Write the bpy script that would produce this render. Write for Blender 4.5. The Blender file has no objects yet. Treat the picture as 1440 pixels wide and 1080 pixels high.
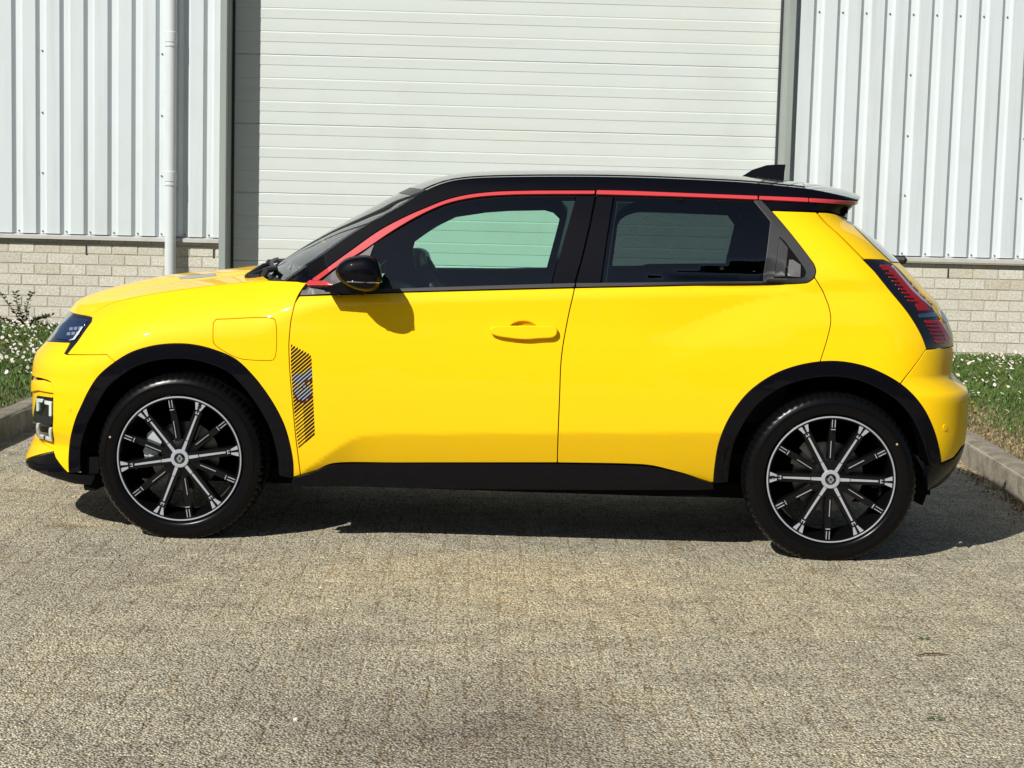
import bpy, bmesh, math, random
import numpy as np
from mathutils import Vector, Matrix
from mathutils.geometry import delaunay_2d_cdt

random.seed(7); RNG = np.random.default_rng(7)
SC = bpy.context.scene
COL = SC.collection

# ------------------------------------------------------------------ camera, sky, sun, exposure
CAM = dict(f=2295.72, pitch=.0993, roll=.0256, yaw=-.0237, H=1.2788, d=6.268)
def cam_axes():
    cp, sp = math.cos(CAM['pitch']), math.sin(CAM['pitch'])
    fwd = np.array([0, cp, -sp]); up = np.array([0, sp, cp]); r = np.array([1., 0, 0])
    cy, sy = math.cos(CAM['yaw']), math.sin(CAM['yaw'])
    R = np.array([[cy, -sy, 0], [sy, cy, 0], [0, 0, 1]])
    fwd, up, r = R @ fwd, R @ up, R @ r
    c, s = math.cos(CAM['roll']), math.sin(CAM['roll'])
    return c*r+s*up, -s*r+c*up, fwd, np.array([0, -CAM['d'], CAM['H']])
RX, UP, FW, CC = cam_axes()
cd = bpy.data.cameras.new('camera'); cam = bpy.data.objects.new('camera', cd); COL.objects.link(cam)
cd.sensor_width = 36; cd.lens = CAM['f']/1440*36; cd.clip_start = .1; cd.clip_end = 600
M = Matrix.Identity(4)
for i in range(3):
    M[i][0], M[i][1], M[i][2], M[i][3] = RX[i], UP[i], -FW[i], CC[i]
cam.matrix_world = M; SC.camera = cam

SUN = np.array([.75, .95, -1.0]); SUN /= np.linalg.norm(SUN)      # the way the light travels
world = bpy.data.worlds.new('World'); SC.world = world; world.use_nodes = True
wn = world.node_tree.nodes; wl = world.node_tree.links; wn.clear()
sky = wn.new('ShaderNodeTexSky'); sky.sky_type = 'NISHITA'; sky.sun_disc = False
sky.sun_elevation = math.asin(-SUN[2]); sky.sun_rotation = math.atan2(-SUN[0], -SUN[1]) % (2*math.pi)
sky.air_density = 1.0; sky.dust_density = .6; sky.ozone_density = 1.2
bg = wn.new('ShaderNodeBackground'); bg.inputs['Strength'].default_value = .05
wo = wn.new('ShaderNodeOutputWorld'); wl.new(sky.outputs[0], bg.inputs[0]); wl.new(bg.outputs[0], wo.inputs[0])
sd = bpy.data.lights.new('sun', 'SUN'); sd.energy = 5.0; sd.angle = math.radians(.5); sd.color = (1, .965, .90)
sun = bpy.data.objects.new('sun', sd); COL.objects.link(sun); sun.location = (-15, -19, 20)
sun.rotation_euler = Vector(SUN).to_track_quat('-Z', 'Y').to_euler()
vs = SC.view_settings; vs.view_transform = 'Standard'; vs.look = 'None'; vs.exposure = .12; vs.gamma = 1; vs.use_curve_mapping = False
SC.cycles.max_bounces = 10; SC.cycles.transparent_max_bounces = 16

# ------------------------------------------------------------------ materials
def mat(name, col, rough=.5, metal=0, coat=0, coat_rough=.03, spec=.5, trans=0, noise=None, bump=None, ior=1.5, wpos=False):
    """principled; noise=(scale, amount, second colour), bump=(scale, strength, distance)"""
    m = bpy.data.materials.new(name); m.use_nodes = True
    nt = m.node_tree; b = nt.nodes['Principled BSDF']
    b.inputs['Base Color'].default_value = (*col, 1); b.inputs['Roughness'].default_value = rough
    b.inputs['Metallic'].default_value = metal; b.inputs['Coat Weight'].default_value = coat
    b.inputs['Coat Roughness'].default_value = coat_rough; b.inputs['Specular IOR Level'].default_value = spec
    b.inputs['Transmission Weight'].default_value = trans; b.inputs['IOR'].default_value = ior
    tc = nt.nodes.new('ShaderNodeTexCoord'); ge = nt.nodes.new('ShaderNodeNewGeometry'); src = ge.outputs['Position'] if wpos else tc.outputs['Object']
    if noise:
        n = nt.nodes.new('ShaderNodeTexNoise'); n.inputs['Scale'].default_value = noise[0]; n.inputs['Detail'].default_value = 6
        n.inputs['Roughness'].default_value = .65
        nt.links.new(src, n.inputs['Vector'])
        r = nt.nodes.new('ShaderNodeValToRGB'); r.color_ramp.elements[0].position = .5-noise[1]; r.color_ramp.elements[1].position = .5+noise[1]
        r.color_ramp.elements[0].color = (*col, 1); r.color_ramp.elements[1].color = (*noise[2], 1)
        nt.links.new(n.outputs['Fac'], r.inputs[0]); nt.links.new(r.outputs[0], b.inputs['Base Color'])
    if bump:
        n = nt.nodes.new('ShaderNodeTexNoise'); n.inputs['Scale'].default_value = bump[0]; n.inputs['Detail'].default_value = 4
        nt.links.new(src, n.inputs['Vector'])
        bp = nt.nodes.new('ShaderNodeBump'); bp.inputs['Strength'].default_value = bump[1]; bp.inputs['Distance'].default_value = bump[2]
        nt.links.new(n.outputs['Fac'], bp.inputs['Height']); nt.links.new(bp.outputs[0], b.inputs['Normal'])
    return m
def glass(name, tint, gloss=1.0, ior=1.75):
    m = bpy.data.materials.new(name); m.use_nodes = True; nt = m.node_tree; nt.nodes.clear()
    o = nt.nodes.new('ShaderNodeOutputMaterial'); mx = nt.nodes.new('ShaderNodeMixShader')
    t = nt.nodes.new('ShaderNodeBsdfTransparent'); t.inputs[0].default_value = (*tint, 1)
    g = nt.nodes.new('ShaderNodeBsdfGlossy'); g.inputs['Roughness'].default_value = .01; g.inputs[0].default_value = (gloss,)*3+(1,)
    f = nt.nodes.new('ShaderNodeFresnel'); f.inputs[0].default_value = ior
    nt.links.new(f.outputs[0], mx.inputs[0]); nt.links.new(t.outputs[0], mx.inputs[1]); nt.links.new(g.outputs[0], mx.inputs[2]); nt.links.new(mx.outputs[0], o.inputs[0])
    return m
BLR = mat('black_roof_paint', (.004, .004, .006), .35, coat=1, coat_rough=.02)
YEL = mat('yellow_paint', (.93, .580, .002), .55, coat=.6, coat_rough=.03, spec=.12)
BLK = mat('black_gloss_paint', (.002, .002, .004), .5, coat=.34, coat_rough=.015, spec=.05)
PLA = mat('black_plastic', (.018, .018, .020), .48, bump=(900, .15, .001))
GRP = mat('grey_plastic', (.10, .095, .10), .45, bump=(900, .15, .001))
DRK = mat('matt_black', (.005, .005, .005), .9, spec=.1)
RED = mat('red_trim_paint', (.54, .045, .052), .30, coat=.6)
GLA = glass('green_glass', (.66, .90, .79))
GLR = glass('privacy_glass', (.25, .315, .305))
GLW = glass('windscreen_glass', (.68, .80, .76), 1.0, 2.0)
GLB = mat('dark_rear_glass', (.012, .014, .016), .05, coat=1)
RUB = mat('tyre_rubber', (.0035, .0035, .004), .24, spec=.15, bump=(260, .10, .001))
ALB = mat('wheel_black', (.003, .003, .0035), .4, coat=.35, coat_rough=.05, spec=.1)
ALU = mat('machined_alloy', (.44, .47, .52), .34, metal=.35, spec=.6, bump=(500, .08, .0005))
DIS = mat('brake_steel', (.16, .16, .165), .38, metal=1, bump=(120, .1, .0008))
CAL = mat('caliper_silver', (.55, .60, .64), .4, metal=.2)
LRED = mat('lamp_red', (.33, .006, .007), .25, coat=.4, noise=(40, .25, (.24, .004, .005)))
LBLK = mat('lamp_black', (.006, .006, .008), .12, coat=1)
LBLU = mat('headlight_reflector', (.008, .014, .045), .12, coat=.7, noise=(9, .3, (.018, .03, .08)))
LWHT = mat('lamp_white', (.62, .70, .68), .2, coat=1)
LPNK = mat('lamp_edge', (.50, .34, .38), .25, coat=1)
CHR = mat('chrome', (.55, .57, .60), .12, metal=1)
CLR = mat('clear_lens', (.42, .44, .42), .12, coat=1)
SEAT = mat('seat_fabric', (.028, .030, .034), .9, bump=(300, .3, .001))
DKR = mat('decal_black', (.012, .005, .004), .5, spec=.2)
DWH = mat('decal_white', (.36, .42, .50), .45)
DMA = mat('decal_maroon', (.17, .02, .02), .45)

# ------------------------------------------------------------------ object helpers
def tag(o, label=None, cat=None, group=None, kind=None):
    if label: o['label'] = label
    if cat: o['category'] = cat
    if group: o['group'] = group
    if kind: o['kind'] = kind
    return o
def empty(name, loc=(0, 0, 0), rz=0):
    o = bpy.data.objects.new(name, None); o.empty_display_size = .2; COL.objects.link(o); o.location = loc; o.rotation_euler = (0, 0, rz); return o
def mesh(name, V, Fc, m, normals=None, angle=None):
    me = bpy.data.meshes.new(name); me.from_pydata([tuple(v) for v in V], [], [tuple(f) for f in Fc]); me.update()
    for mm in (m if isinstance(m, (list, tuple)) else [m]): me.materials.append(mm)
    if normals is not None:
        me.polygons.foreach_set('use_smooth', [True]*len(me.polygons)); me.normals_split_custom_set_from_vertices([tuple(n) for n in normals])
    elif angle is not None:
        me.polygons.foreach_set('use_smooth', [True]*len(me.polygons)); me.set_sharp_from_angle(angle=math.radians(angle))
    return me
def link(name, me, parent=None, loc=None, rot=None):
    o = bpy.data.objects.new(name, me); COL.objects.link(o)
    if parent: o.parent = parent
    if loc is not None: o.location = loc
    if rot is not None: o.rotation_euler = rot
    return o
class MB:
    """collects boxes, tubes, prisms and lathes into one mesh"""
    def __init__(s): s.V = []; s.F = []; s.mi = []; s.cur = 0
    def add(s, V, F):
        b = len(s.V); s.V += [tuple(map(float, v)) for v in V]; s.F += [tuple(b+i for i in f) for f in F]; s.mi += [s.cur]*len(F)
    def box(s, a, b, bev=0):
        (x0, y0, z0), (x1, y1, z1) = a, b
        if not bev:
            s.add([(x0, y0, z0), (x1, y0, z0), (x1, y1, z0), (x0, y1, z0), (x0, y0, z1), (x1, y0, z1), (x1, y1, z1), (x0, y1, z1)],
                  [(0, 3, 2, 1), (4, 5, 6, 7), (0, 1, 5, 4), (1, 2, 6, 5), (2, 3, 7, 6), (3, 0, 4, 7)]); return
        bm = bmesh.new(); r = bmesh.ops.create_cube(bm, size=1)
        for v in bm.verts: v.co = Vector(((x0+x1)/2+v.co.x*(x1-x0), (y0+y1)/2+v.co.y*(y1-y0), (z0+z1)/2+v.co.z*(z1-z0)))
        bmesh.ops.bevel(bm, geom=bm.edges[:], offset=bev, segments=2, affect='EDGES')
        bm.verts.index_update(); s.add([v.co for v in bm.verts], [[v.index for v in f.verts] for f in bm.faces]); bm.free()
    def prism(s, poly, y0, y1):
        """poly in x,z (counter-clockwise seen from -y), extruded from y0 (front) to y1 (back)"""
        n = len(poly); s.add([(x, y0, z) for x, z in poly]+[(x, y1, z) for x, z in poly],
              [tuple(range(n)), tuple(range(2*n-1, n-1, -1))]+[(i, n+i, n+(i+1) % n, (i+1) % n) for i in range(n)])
    def tube(s, pts, r, n=8, cap=True):
        pts = [Vector(p) for p in pts]; rs = r if isinstance(r, (list, tuple)) else [r]*len(pts); V = []; F = []
        for i, p in enumerate(pts):
            d = (pts[min(i+1, len(pts)-1)]-pts[max(i-1, 0)]).normalized()
            a = d.cross(Vector((0, 0, 1)) if abs(d.z) < .9 else Vector((1, 0, 0))).normalized(); b = d.cross(a)
            V += [p+rs[i]*(a*math.cos(k*2*math.pi/n)+b*math.sin(k*2*math.pi/n)) for k in range(n)]
        for i in range(len(pts)-1):
            F += [(i*n+k, i*n+(k+1) % n, (i+1)*n+(k+1) % n, (i+1)*n+k) for k in range(n)]
        if cap: F += [tuple(range(n-1, -1, -1)), tuple(range((len(pts)-1)*n, len(pts)*n))]
        s.add(V, F)
    def lathe(s, prof, n=64, a0=0, a1=2*math.pi, fn=None):
        """profile of (r, y) turned about the y axis"""
        full = abs(a1-a0-2*math.pi) < 1e-6; k = n if full else n+1; V = []; F = []
        for i in range(k):
            a = a0+(a1-a0)*i/n
            for j, (r, y) in enumerate(prof):
                rr = fn(i, j, r, y) if fn else r
                V.append((rr*math.cos(a), y, rr*math.sin(a)))
        m = len(prof)
        for i in range(n):
            for j in range(m-1):
                a, b = i*m+j, ((i+1) % k)*m+j; F.append((a, b, b+1, a+1))
        s.add(V, F)
    def build(s, name, m, parent=None, angle=35, loc=None, rot=None):
        me = mesh(name, s.V, s.F, m, angle=angle)
        bm = bmesh.new(); bm.from_mesh(me); bmesh.ops.recalc_face_normals(bm, faces=bm.faces[:]); bm.to_mesh(me); bm.free()
        if isinstance(m, (list, tuple)) : me.polygons.foreach_set('material_index', s.mi)
        me.set_sharp_from_angle(angle=math.radians(angle))
        return link(name, me, parent, loc, rot)
def sm(pts, k=6):
    """smooth curve through photo points"""
    P = [np.array(p, float) for p in pts]; out = []
    if len(P) < 3: return [tuple(p) for p in P]
    for i in range(len(P)-1):
        p0 = P[i-1] if i else 2*P[0]-P[1]; p1, p2 = P[i], P[i+1]; p3 = P[i+2] if i+2 < len(P) else 2*P[-1]-P[-2]
        d1 = np.linalg.norm(p1-p0)**.5+1e-9; d2 = np.linalg.norm(p2-p1)**.5+1e-9; d3 = np.linalg.norm(p3-p2)**.5+1e-9
        m1 = ((p1-p0)/d1-(p2-p0)/(d1+d2)+(p2-p1)/d2)*d2; m2 = ((p2-p1)/d2-(p3-p1)/(d2+d3)+(p3-p2)/d3)*d2
        for j in range(k):
            t = j/k; out.append(tuple((2*t**3-3*t*t+1)*p1+(t**3-2*t*t+t)*m1+(-2*t**3+3*t*t)*p2+(t**3-t*t)*m2))
    out.append(tuple(P[-1])); return out
# ------------------------------------------------------------------ the car's skin
CARX,CARYAW=.1186,-.0668
cc,ss=math.cos(CARYAW),math.sin(CARYAW)
CART=np.array([CARX-ss*.89,cc*.89,0.]); CARR=np.array([[cc,-ss,0],[ss,cc,0],[0,0,1.]])
EYE=CARR.T@(CC-CART)                       # the eye in the car's own frame
def view(P):                               # car point -> photo pixel
    v=(np.asarray(P)@CARR.T+CART)-CC; w=v@FW
    return np.stack([720+CAM['f']*(v@RX)/w,540-CAM['f']*(v@UP)/w],-1)
def at(x,y,ax,val):                        # pixel -> world point on an axis plane
    dd=FW+RX*(x-720)/CAM['f']+UP*(540-y)/CAM['f']; t=(val-CC[ax])/dd[ax]; return CC+t*dd
def atc(x,y,Yc):                           # pixel -> car point on plane y=Yc
    dd=CARR.T@(FW+RX*(x-720)/CAM['f']+UP*(540-y)/CAM['f']); t=(Yc-EYE[1])/dd[1]; return EYE+t*dd
def pchip(xs,ys):
    xs=np.array(xs,float);ys=np.array(ys,float);h=np.diff(xs);d=np.diff(ys)/h;m=np.zeros_like(ys)
    for i in range(1,len(xs)-1):
        if d[i-1]*d[i]>0:
            w1,w2=2*h[i]+h[i-1],h[i]+2*h[i-1]; m[i]=(w1+w2)/(w1/d[i-1]+w2/d[i])
    m[0],m[-1]=d[0],d[-1]
    def f(x):
        x=np.asarray(x,float); i=np.clip(np.searchsorted(xs,x)-1,0,len(xs)-2); t=(np.clip(x,xs[0],xs[-1])-xs[i])/h[i]
        return ((1+2*t)*(1-t)**2*ys[i]+t*(1-t)**2*h[i]*m[i]+t*t*(3-2*t)*ys[i+1]+t*t*(t-1)*h[i]*m[i+1])
    return f
def sst(a,b,x):
    t=np.clip((x-a)/(b-a),0,1); return t*t*(3-2*t)
LF,LR=.60,.42
def arc(n,L,Y=.86):
    th=np.linspace(0,math.pi/2,4001); cx=np.sin(th)**(2/n); cy=np.cos(th)**(2/n)
    a=np.concatenate([[0],np.cumsum(np.hypot(np.diff(cx)*L,np.diff(cy)*Y))])
    t=np.linspace(0,1,500); return t,np.interp(t,a/a[-1],cx),np.interp(t,a/a[-1],cy),a[-1]
TF=arc(2.35,LF); TR=arc(3.0,LR); AF,AR=TF[3],TR[3]
FZ=[.10,.16,.215,.24,.30,.345,.40,.44,.525,.574,.596,.645,.68,.705,.76,.81,.86,.95,1.1]
FX=[-1.86,-2.003,-2.095,-2.088,-2.06,-2.045,-2.067,-2.071,-2.068,-2.065,-2.057,-2.051,-2.042,-2.025,-1.985,-1.955,-1.92,-1.83,-1.78]
RZ=[.10,.20,.28,.43,.51,.63,.655,.68,.72,.81,.845,.995,1.065,1.18,1.256,1.32,1.345,1.362,1.40,1.46]
RXX=[1.62,1.7,1.819,1.887,1.892,1.892,1.886,1.853,1.82,1.823,1.822,1.751,1.684,1.566,1.479,1.392,1.385,1.40,1.43,1.43]
pf=pchip(FZ,FX); pr=pchip(RZ,RXX)
Yl=pchip([.10,.20,.30,.40,.50,.60,.70,.80,.90,1.2],[.80,.825,.852,.866,.873,.875,.872,.865,.855,.84])
Yg=pchip([0,.06,.15,.25,.34,.40,.425,.45,.475,.50],[.828,.812,.782,.741,.695,.660,.640,.612,.570,.5])
def zb(x): return 1.017+.052*x
ZF=pchip([-2.2,-1.72,-1.62,-1.5,-1.3,-1.1,-.95,-.8,-.6],[.80,.845,.885,.925,.965,.995,1.01,1.02,1.03])
def zcrease(x):
    a=.442+(x+.58)*.80; b=.440+.035*(x+.58); return .5*(a+b-np.sqrt((a-b)**2+.0016))
DIMP=[]                                    # local recesses (x,z,rx,rz,depth)
def Yh(x,z):
    y=Yl(z)
    d=zcrease(x)-z; d=.5*(d+np.sqrt(d*d+.00002)); d=np.where(x>1.0,d*np.clip(1-(x-1.0)*4,0,1),d)
    y=y-.33*d*sst(-.95,-.80,x)
    zh=.925-.39*np.clip(1.3-x,0,2)**2+.02*np.clip(x-1.3,0,1)
    e=z-zh; e=.5*(e+np.sqrt(e*e+.0008)); y=y-.16*np.minimum(e,.12)*sst(.45,1.0,x)*sst(1.9,1.5,x)
    # shoulders
    qf=sst(-.66,-.90,x); top=zb(x)*(1-qf)+ZF(x)*qf
    fen=sst(-.65,-1.0,x)
    w=.05+.15*fen; a=.018+.095*fen
    q=np.clip((z-(top-w))/w,0,1.6); y=y-a*q*q*(1-sst(1.0,1.22,x))
    qg=sst(-.74,-.84,x); g=zb(x)*(1-qg)+np.maximum(zb(x),ZF(x)+.028)*qg-.012; rw_=.014+.20*sst(1.04,1.26,x); g=g-.10*sst(1.04,1.26,x)
    gh=Yg((z-zb(x))*.402/(1.42-zb(x)))
    k=sst(g,g+rw_,z)*sst(-1.05,-.95,x)
    y=y*(1-k)+np.minimum(gh,y+.02)*k
    for (cx,cz,rx,rz,dep) in DIMP:
        r2=((x-cx)/rx)**2+((z-cz)/rz)**2; y=y-dep*np.clip(1-r2*r2,0,1)**1.0*(r2<1)
    return y
def F(s,z):
    s=np.asarray(s,float);z=np.asarray(z,float)
    Jf=pf(z)+LF; Jr=pr(z)-LR
    tf=np.clip((Jf-s)/AF,0,1); tr=np.clip((s-Jr)/AR,0,1)
    x=np.where(s<Jf,Jf-LF*np.interp(tf,TF[0],TF[1]),np.where(s>Jr,Jr+LR*np.interp(tr,TR[0],TR[1]),s))
    m=np.where(s<Jf,np.interp(tf,TF[0],TF[2]),np.where(s>Jr,np.interp(tr,TR[0],TR[2]),1.))
    return np.stack([x,-Yh(x,z)*m,z],-1)
def sF(t,z): return pf(z)+LF-AF*t
def sR(t,z): return pr(z)-LR+AR*t
class Surf:
    """a surface S(a,b) of the car with a search for the point seen along a photo sight line"""
    def __init__(s, f, A, Bv, ok=None, out=(0, -1, 0)):
        s.f = f; s.out = np.array(out, float)
        a, b = np.meshgrid(A, Bv, indexing='ij'); s.ga, s.gb = a.ravel(), b.ravel()
        P = f(s.ga, s.gb); N = s.normal(s.ga, s.gb); m = ((EYE-P)*N).sum(1) > 0
        if ok is not None: m &= ok(s.ga, s.gb)
        s.ga, s.gb = s.ga[m], s.gb[m]; s.gp = view(P[m])
    def __call__(s, a, b): return s.f(a, b)
    def tang(s, a, b, e=.0025): return (s.f(a+e, b)-s.f(a-e, b))/(2*e), (s.f(a, b+e)-s.f(a, b-e))/(2*e)
    def normal(s, a, b):
        u, v = s.tang(np.asarray(a, float), np.asarray(b, float)); n = np.cross(u, v); n /= np.linalg.norm(n, axis=-1, keepdims=True)+1e-12
        return n
    def inv(s, pts):
        pts = np.array(pts, float); i = np.array([((s.gp-p)**2).sum(1).argmin() for p in pts]); a, b = s.ga[i].copy(), s.gb[i].copy(); e = .0015
        for _ in range(14):
            r = view(s.f(a, b))-pts; ja = (view(s.f(a+e, b))-view(s.f(a-e, b)))/(2*e); jb = (view(s.f(a, b+e))-view(s.f(a, b-e)))/(2*e)
            aa, ab, bb = (ja*ja).sum(1)+60, (ja*jb).sum(1), (jb*jb).sum(1)+60; ra, rb = (ja*r).sum(1), (jb*r).sum(1); D = aa*bb-ab*ab
            da, db = -(bb*ra-ab*rb)/D, -(aa*rb-ab*ra)/D; k = np.minimum(1, .03/(np.hypot(da, db)+1e-9)); a += k*da; b += k*db
        return np.stack([a, b], 1)
def resample(P, step):
    out = []; n = len(P)
    for i in range(n):
        p, q = P[i], P[(i+1) % n]; L = np.linalg.norm(q-p)
        if L < 1.2e-3: continue
        k = max(1, int(math.ceil(L/step))); out += [p+(q-p)*j/k for j in range(k)]
    return np.array(out)
def inside(pts, loops):
    c = np.zeros(len(pts), bool); x, y = pts[:, 0], pts[:, 1]
    for L in loops:
        x0, y0 = L[:, 0], L[:, 1]; x1, y1 = np.roll(x0, -1), np.roll(y0, -1)
        for i in range(len(L)):
            m = (y0[i] > y) != (y1[i] > y); c ^= m & (x < (x1[i]-x0[i])*(y-y0[i])/(y1[i]-y0[i]+1e-15)+x0[i])
    return c
def panel(S, loops, step=.022, lift=0., gap=.0018, depth=.012, rnd=.0016, seam=None, fine=None, out=None):
    """a body panel: outline(s) in the surface's own coordinates, filled, bent to the surface, with rolled edges"""
    Ls = []
    for k, L in enumerate(loops):
        L = resample(np.array(L, float), step*.75)
        ar = .5*np.sum(L[:, 0]*np.roll(L[:, 1], -1)-np.roll(L[:, 0], -1)*L[:, 1])
        if (ar > 0) == (k > 0): L = L[::-1]
        d = np.roll(L, -1, 0)-L; d /= np.linalg.norm(d, axis=1, keepdims=True)+1e-12; nn = np.stack([-d[:, 1], d[:, 0]], 1); pn = np.roll(nn, 1, 0)
        mt = nn+pn; mt /= np.maximum(1+(nn*pn).sum(1), .35)[:, None]
        L2 = L+mt*gap
        if seam: sv = seam(L[:, 0], L[:, 1]); L2[sv] = L[sv]
        Ls.append(L2)
    B = np.concatenate(Ls); lo, hi = B.min(0), B.max(0); G = []
    def grid(lo, hi, st):
        xs = np.arange(lo[0]+st*.3, hi[0], st); ys = np.arange(lo[1]+st*.3, hi[1], st); g = np.stack(np.meshgrid(xs, ys, indexing='ij'), -1).reshape(-1, 2)
        return g
    g = grid(lo, hi, step)
    if fine is not None:
        fl, fh, fs = fine; m = (g[:, 0] > fl[0]) & (g[:, 0] < fh[0]) & (g[:, 1] > fl[1]) & (g[:, 1] < fh[1]); g = np.concatenate([g[~m], grid(np.array(fl), np.array(fh), fs)])
    if len(g): g = g[inside(g, Ls)]
    if len(g):
        dm = np.full(len(g), 9.)
        for i in range(0, len(B), 200): dm = np.minimum(dm, np.sqrt(((g[:, None]-B[None, i:i+200])**2).sum(2)).min(1))
        g = g[dm > .5*step]
    Vd = np.concatenate([B, g]) if len(g) else B
    E = []; o = 0
    for L in Ls: E += [(o+i, o+(i+1) % len(L)) for i in range(len(L))]; o += len(L)
    r = delaunay_2d_cdt([Vector(v) for v in Vd], E, [], 0, 1e-7)
    Q = np.array([[v.x, v.y] for v in r[0]]); T = np.array([f for f in r[2] if len(f) == 3], int)
    back = {}
    for i, src in enumerate(r[3]):
        for q in src: back[q] = i
    T = T[inside(Q[T].mean(1), Ls)]
    a, b = Q[:, 0], Q[:, 1]; N = S.normal(a, b); P = S(a, b)
    ov = np.array(out if out is not None else S.out); flip = (N*ov).sum(1).mean() < 0
    if flip: N = -N
    P = P+N*lift; V = [P]; NN = [N]; Fc = [tuple(t) for t in T]; base = len(P)
    ua, ub = S.tang(a, b); o = 0
    if depth > 0:
        for L in Ls:
            n = len(L); idx = np.array([back[o+i] for i in range(n)]); o += n
            d = np.roll(L, -1, 0)-np.roll(L, 1, 0); d /= np.linalg.norm(d, axis=1, keepdims=True)+1e-12; on = np.stack([d[:, 1], -d[:, 0]], 1)
            w = ua[idx]*on[:, :1]+ub[idx]*on[:, 1:]; w /= np.linalg.norm(w, axis=1, keepdims=True)+1e-12
            n0, p0 = N[idx], P[idx]; m1 = n0+w; m1 /= np.linalg.norm(m1, axis=1, keepdims=True)
            V += [p0+w*rnd*.7-n0*rnd*.3, p0+w*rnd-n0*rnd, p0+w*rnd-n0*(rnd+depth)]; NN += [m1, w, w]
            rings = [idx, base+np.arange(n), base+n+np.arange(n), base+2*n+np.arange(n)]; base += 3*n
            sv = seam(L[:, 0], L[:, 1]) if seam else np.zeros(n, bool)
            for i in range(n):
                j = (i+1) % n
                if sv[i] and sv[j]: continue
                for k in range(3): Fc.append((rings[k][i], rings[k+1][i], rings[k+1][j], rings[k][j]))
    V = np.concatenate(V); NN = np.concatenate(NN); F2 = []
    for f in Fc:
        fn = np.cross(V[f[1]]-V[f[0]], V[f[2]]-V[f[0]]); F2.append(tuple(int(i) for i in (f if fn @ (NN[f[0]]+NN[f[1]]+NN[f[2]]) > 0 else f[::-1])))
    return V, F2, NN
def mirror(g): return g[0]*[1, -1, 1], [f[::-1] for f in g[1]], g[2]*[1, -1, 1]
def merge(*gs):
    V, Fc, N, o = [], [], [], 0
    for v, f, n in gs: V.append(v); N.append(n); Fc += [tuple(i+o for i in q) for q in f]; o += len(v)
    return np.concatenate(V), Fc, np.concatenate(N)
def one(name, g, m, parent): return link(name, mesh(name, g[0], g[1], m, g[2]), parent)
def pair(name, g, m, parent):
    a = one(name, g, m, parent); b = one(name, mirror(g), m, parent); return a, b
def full(name, g, m, parent): return one(name, merge(g, mirror(g)), m, parent)
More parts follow.
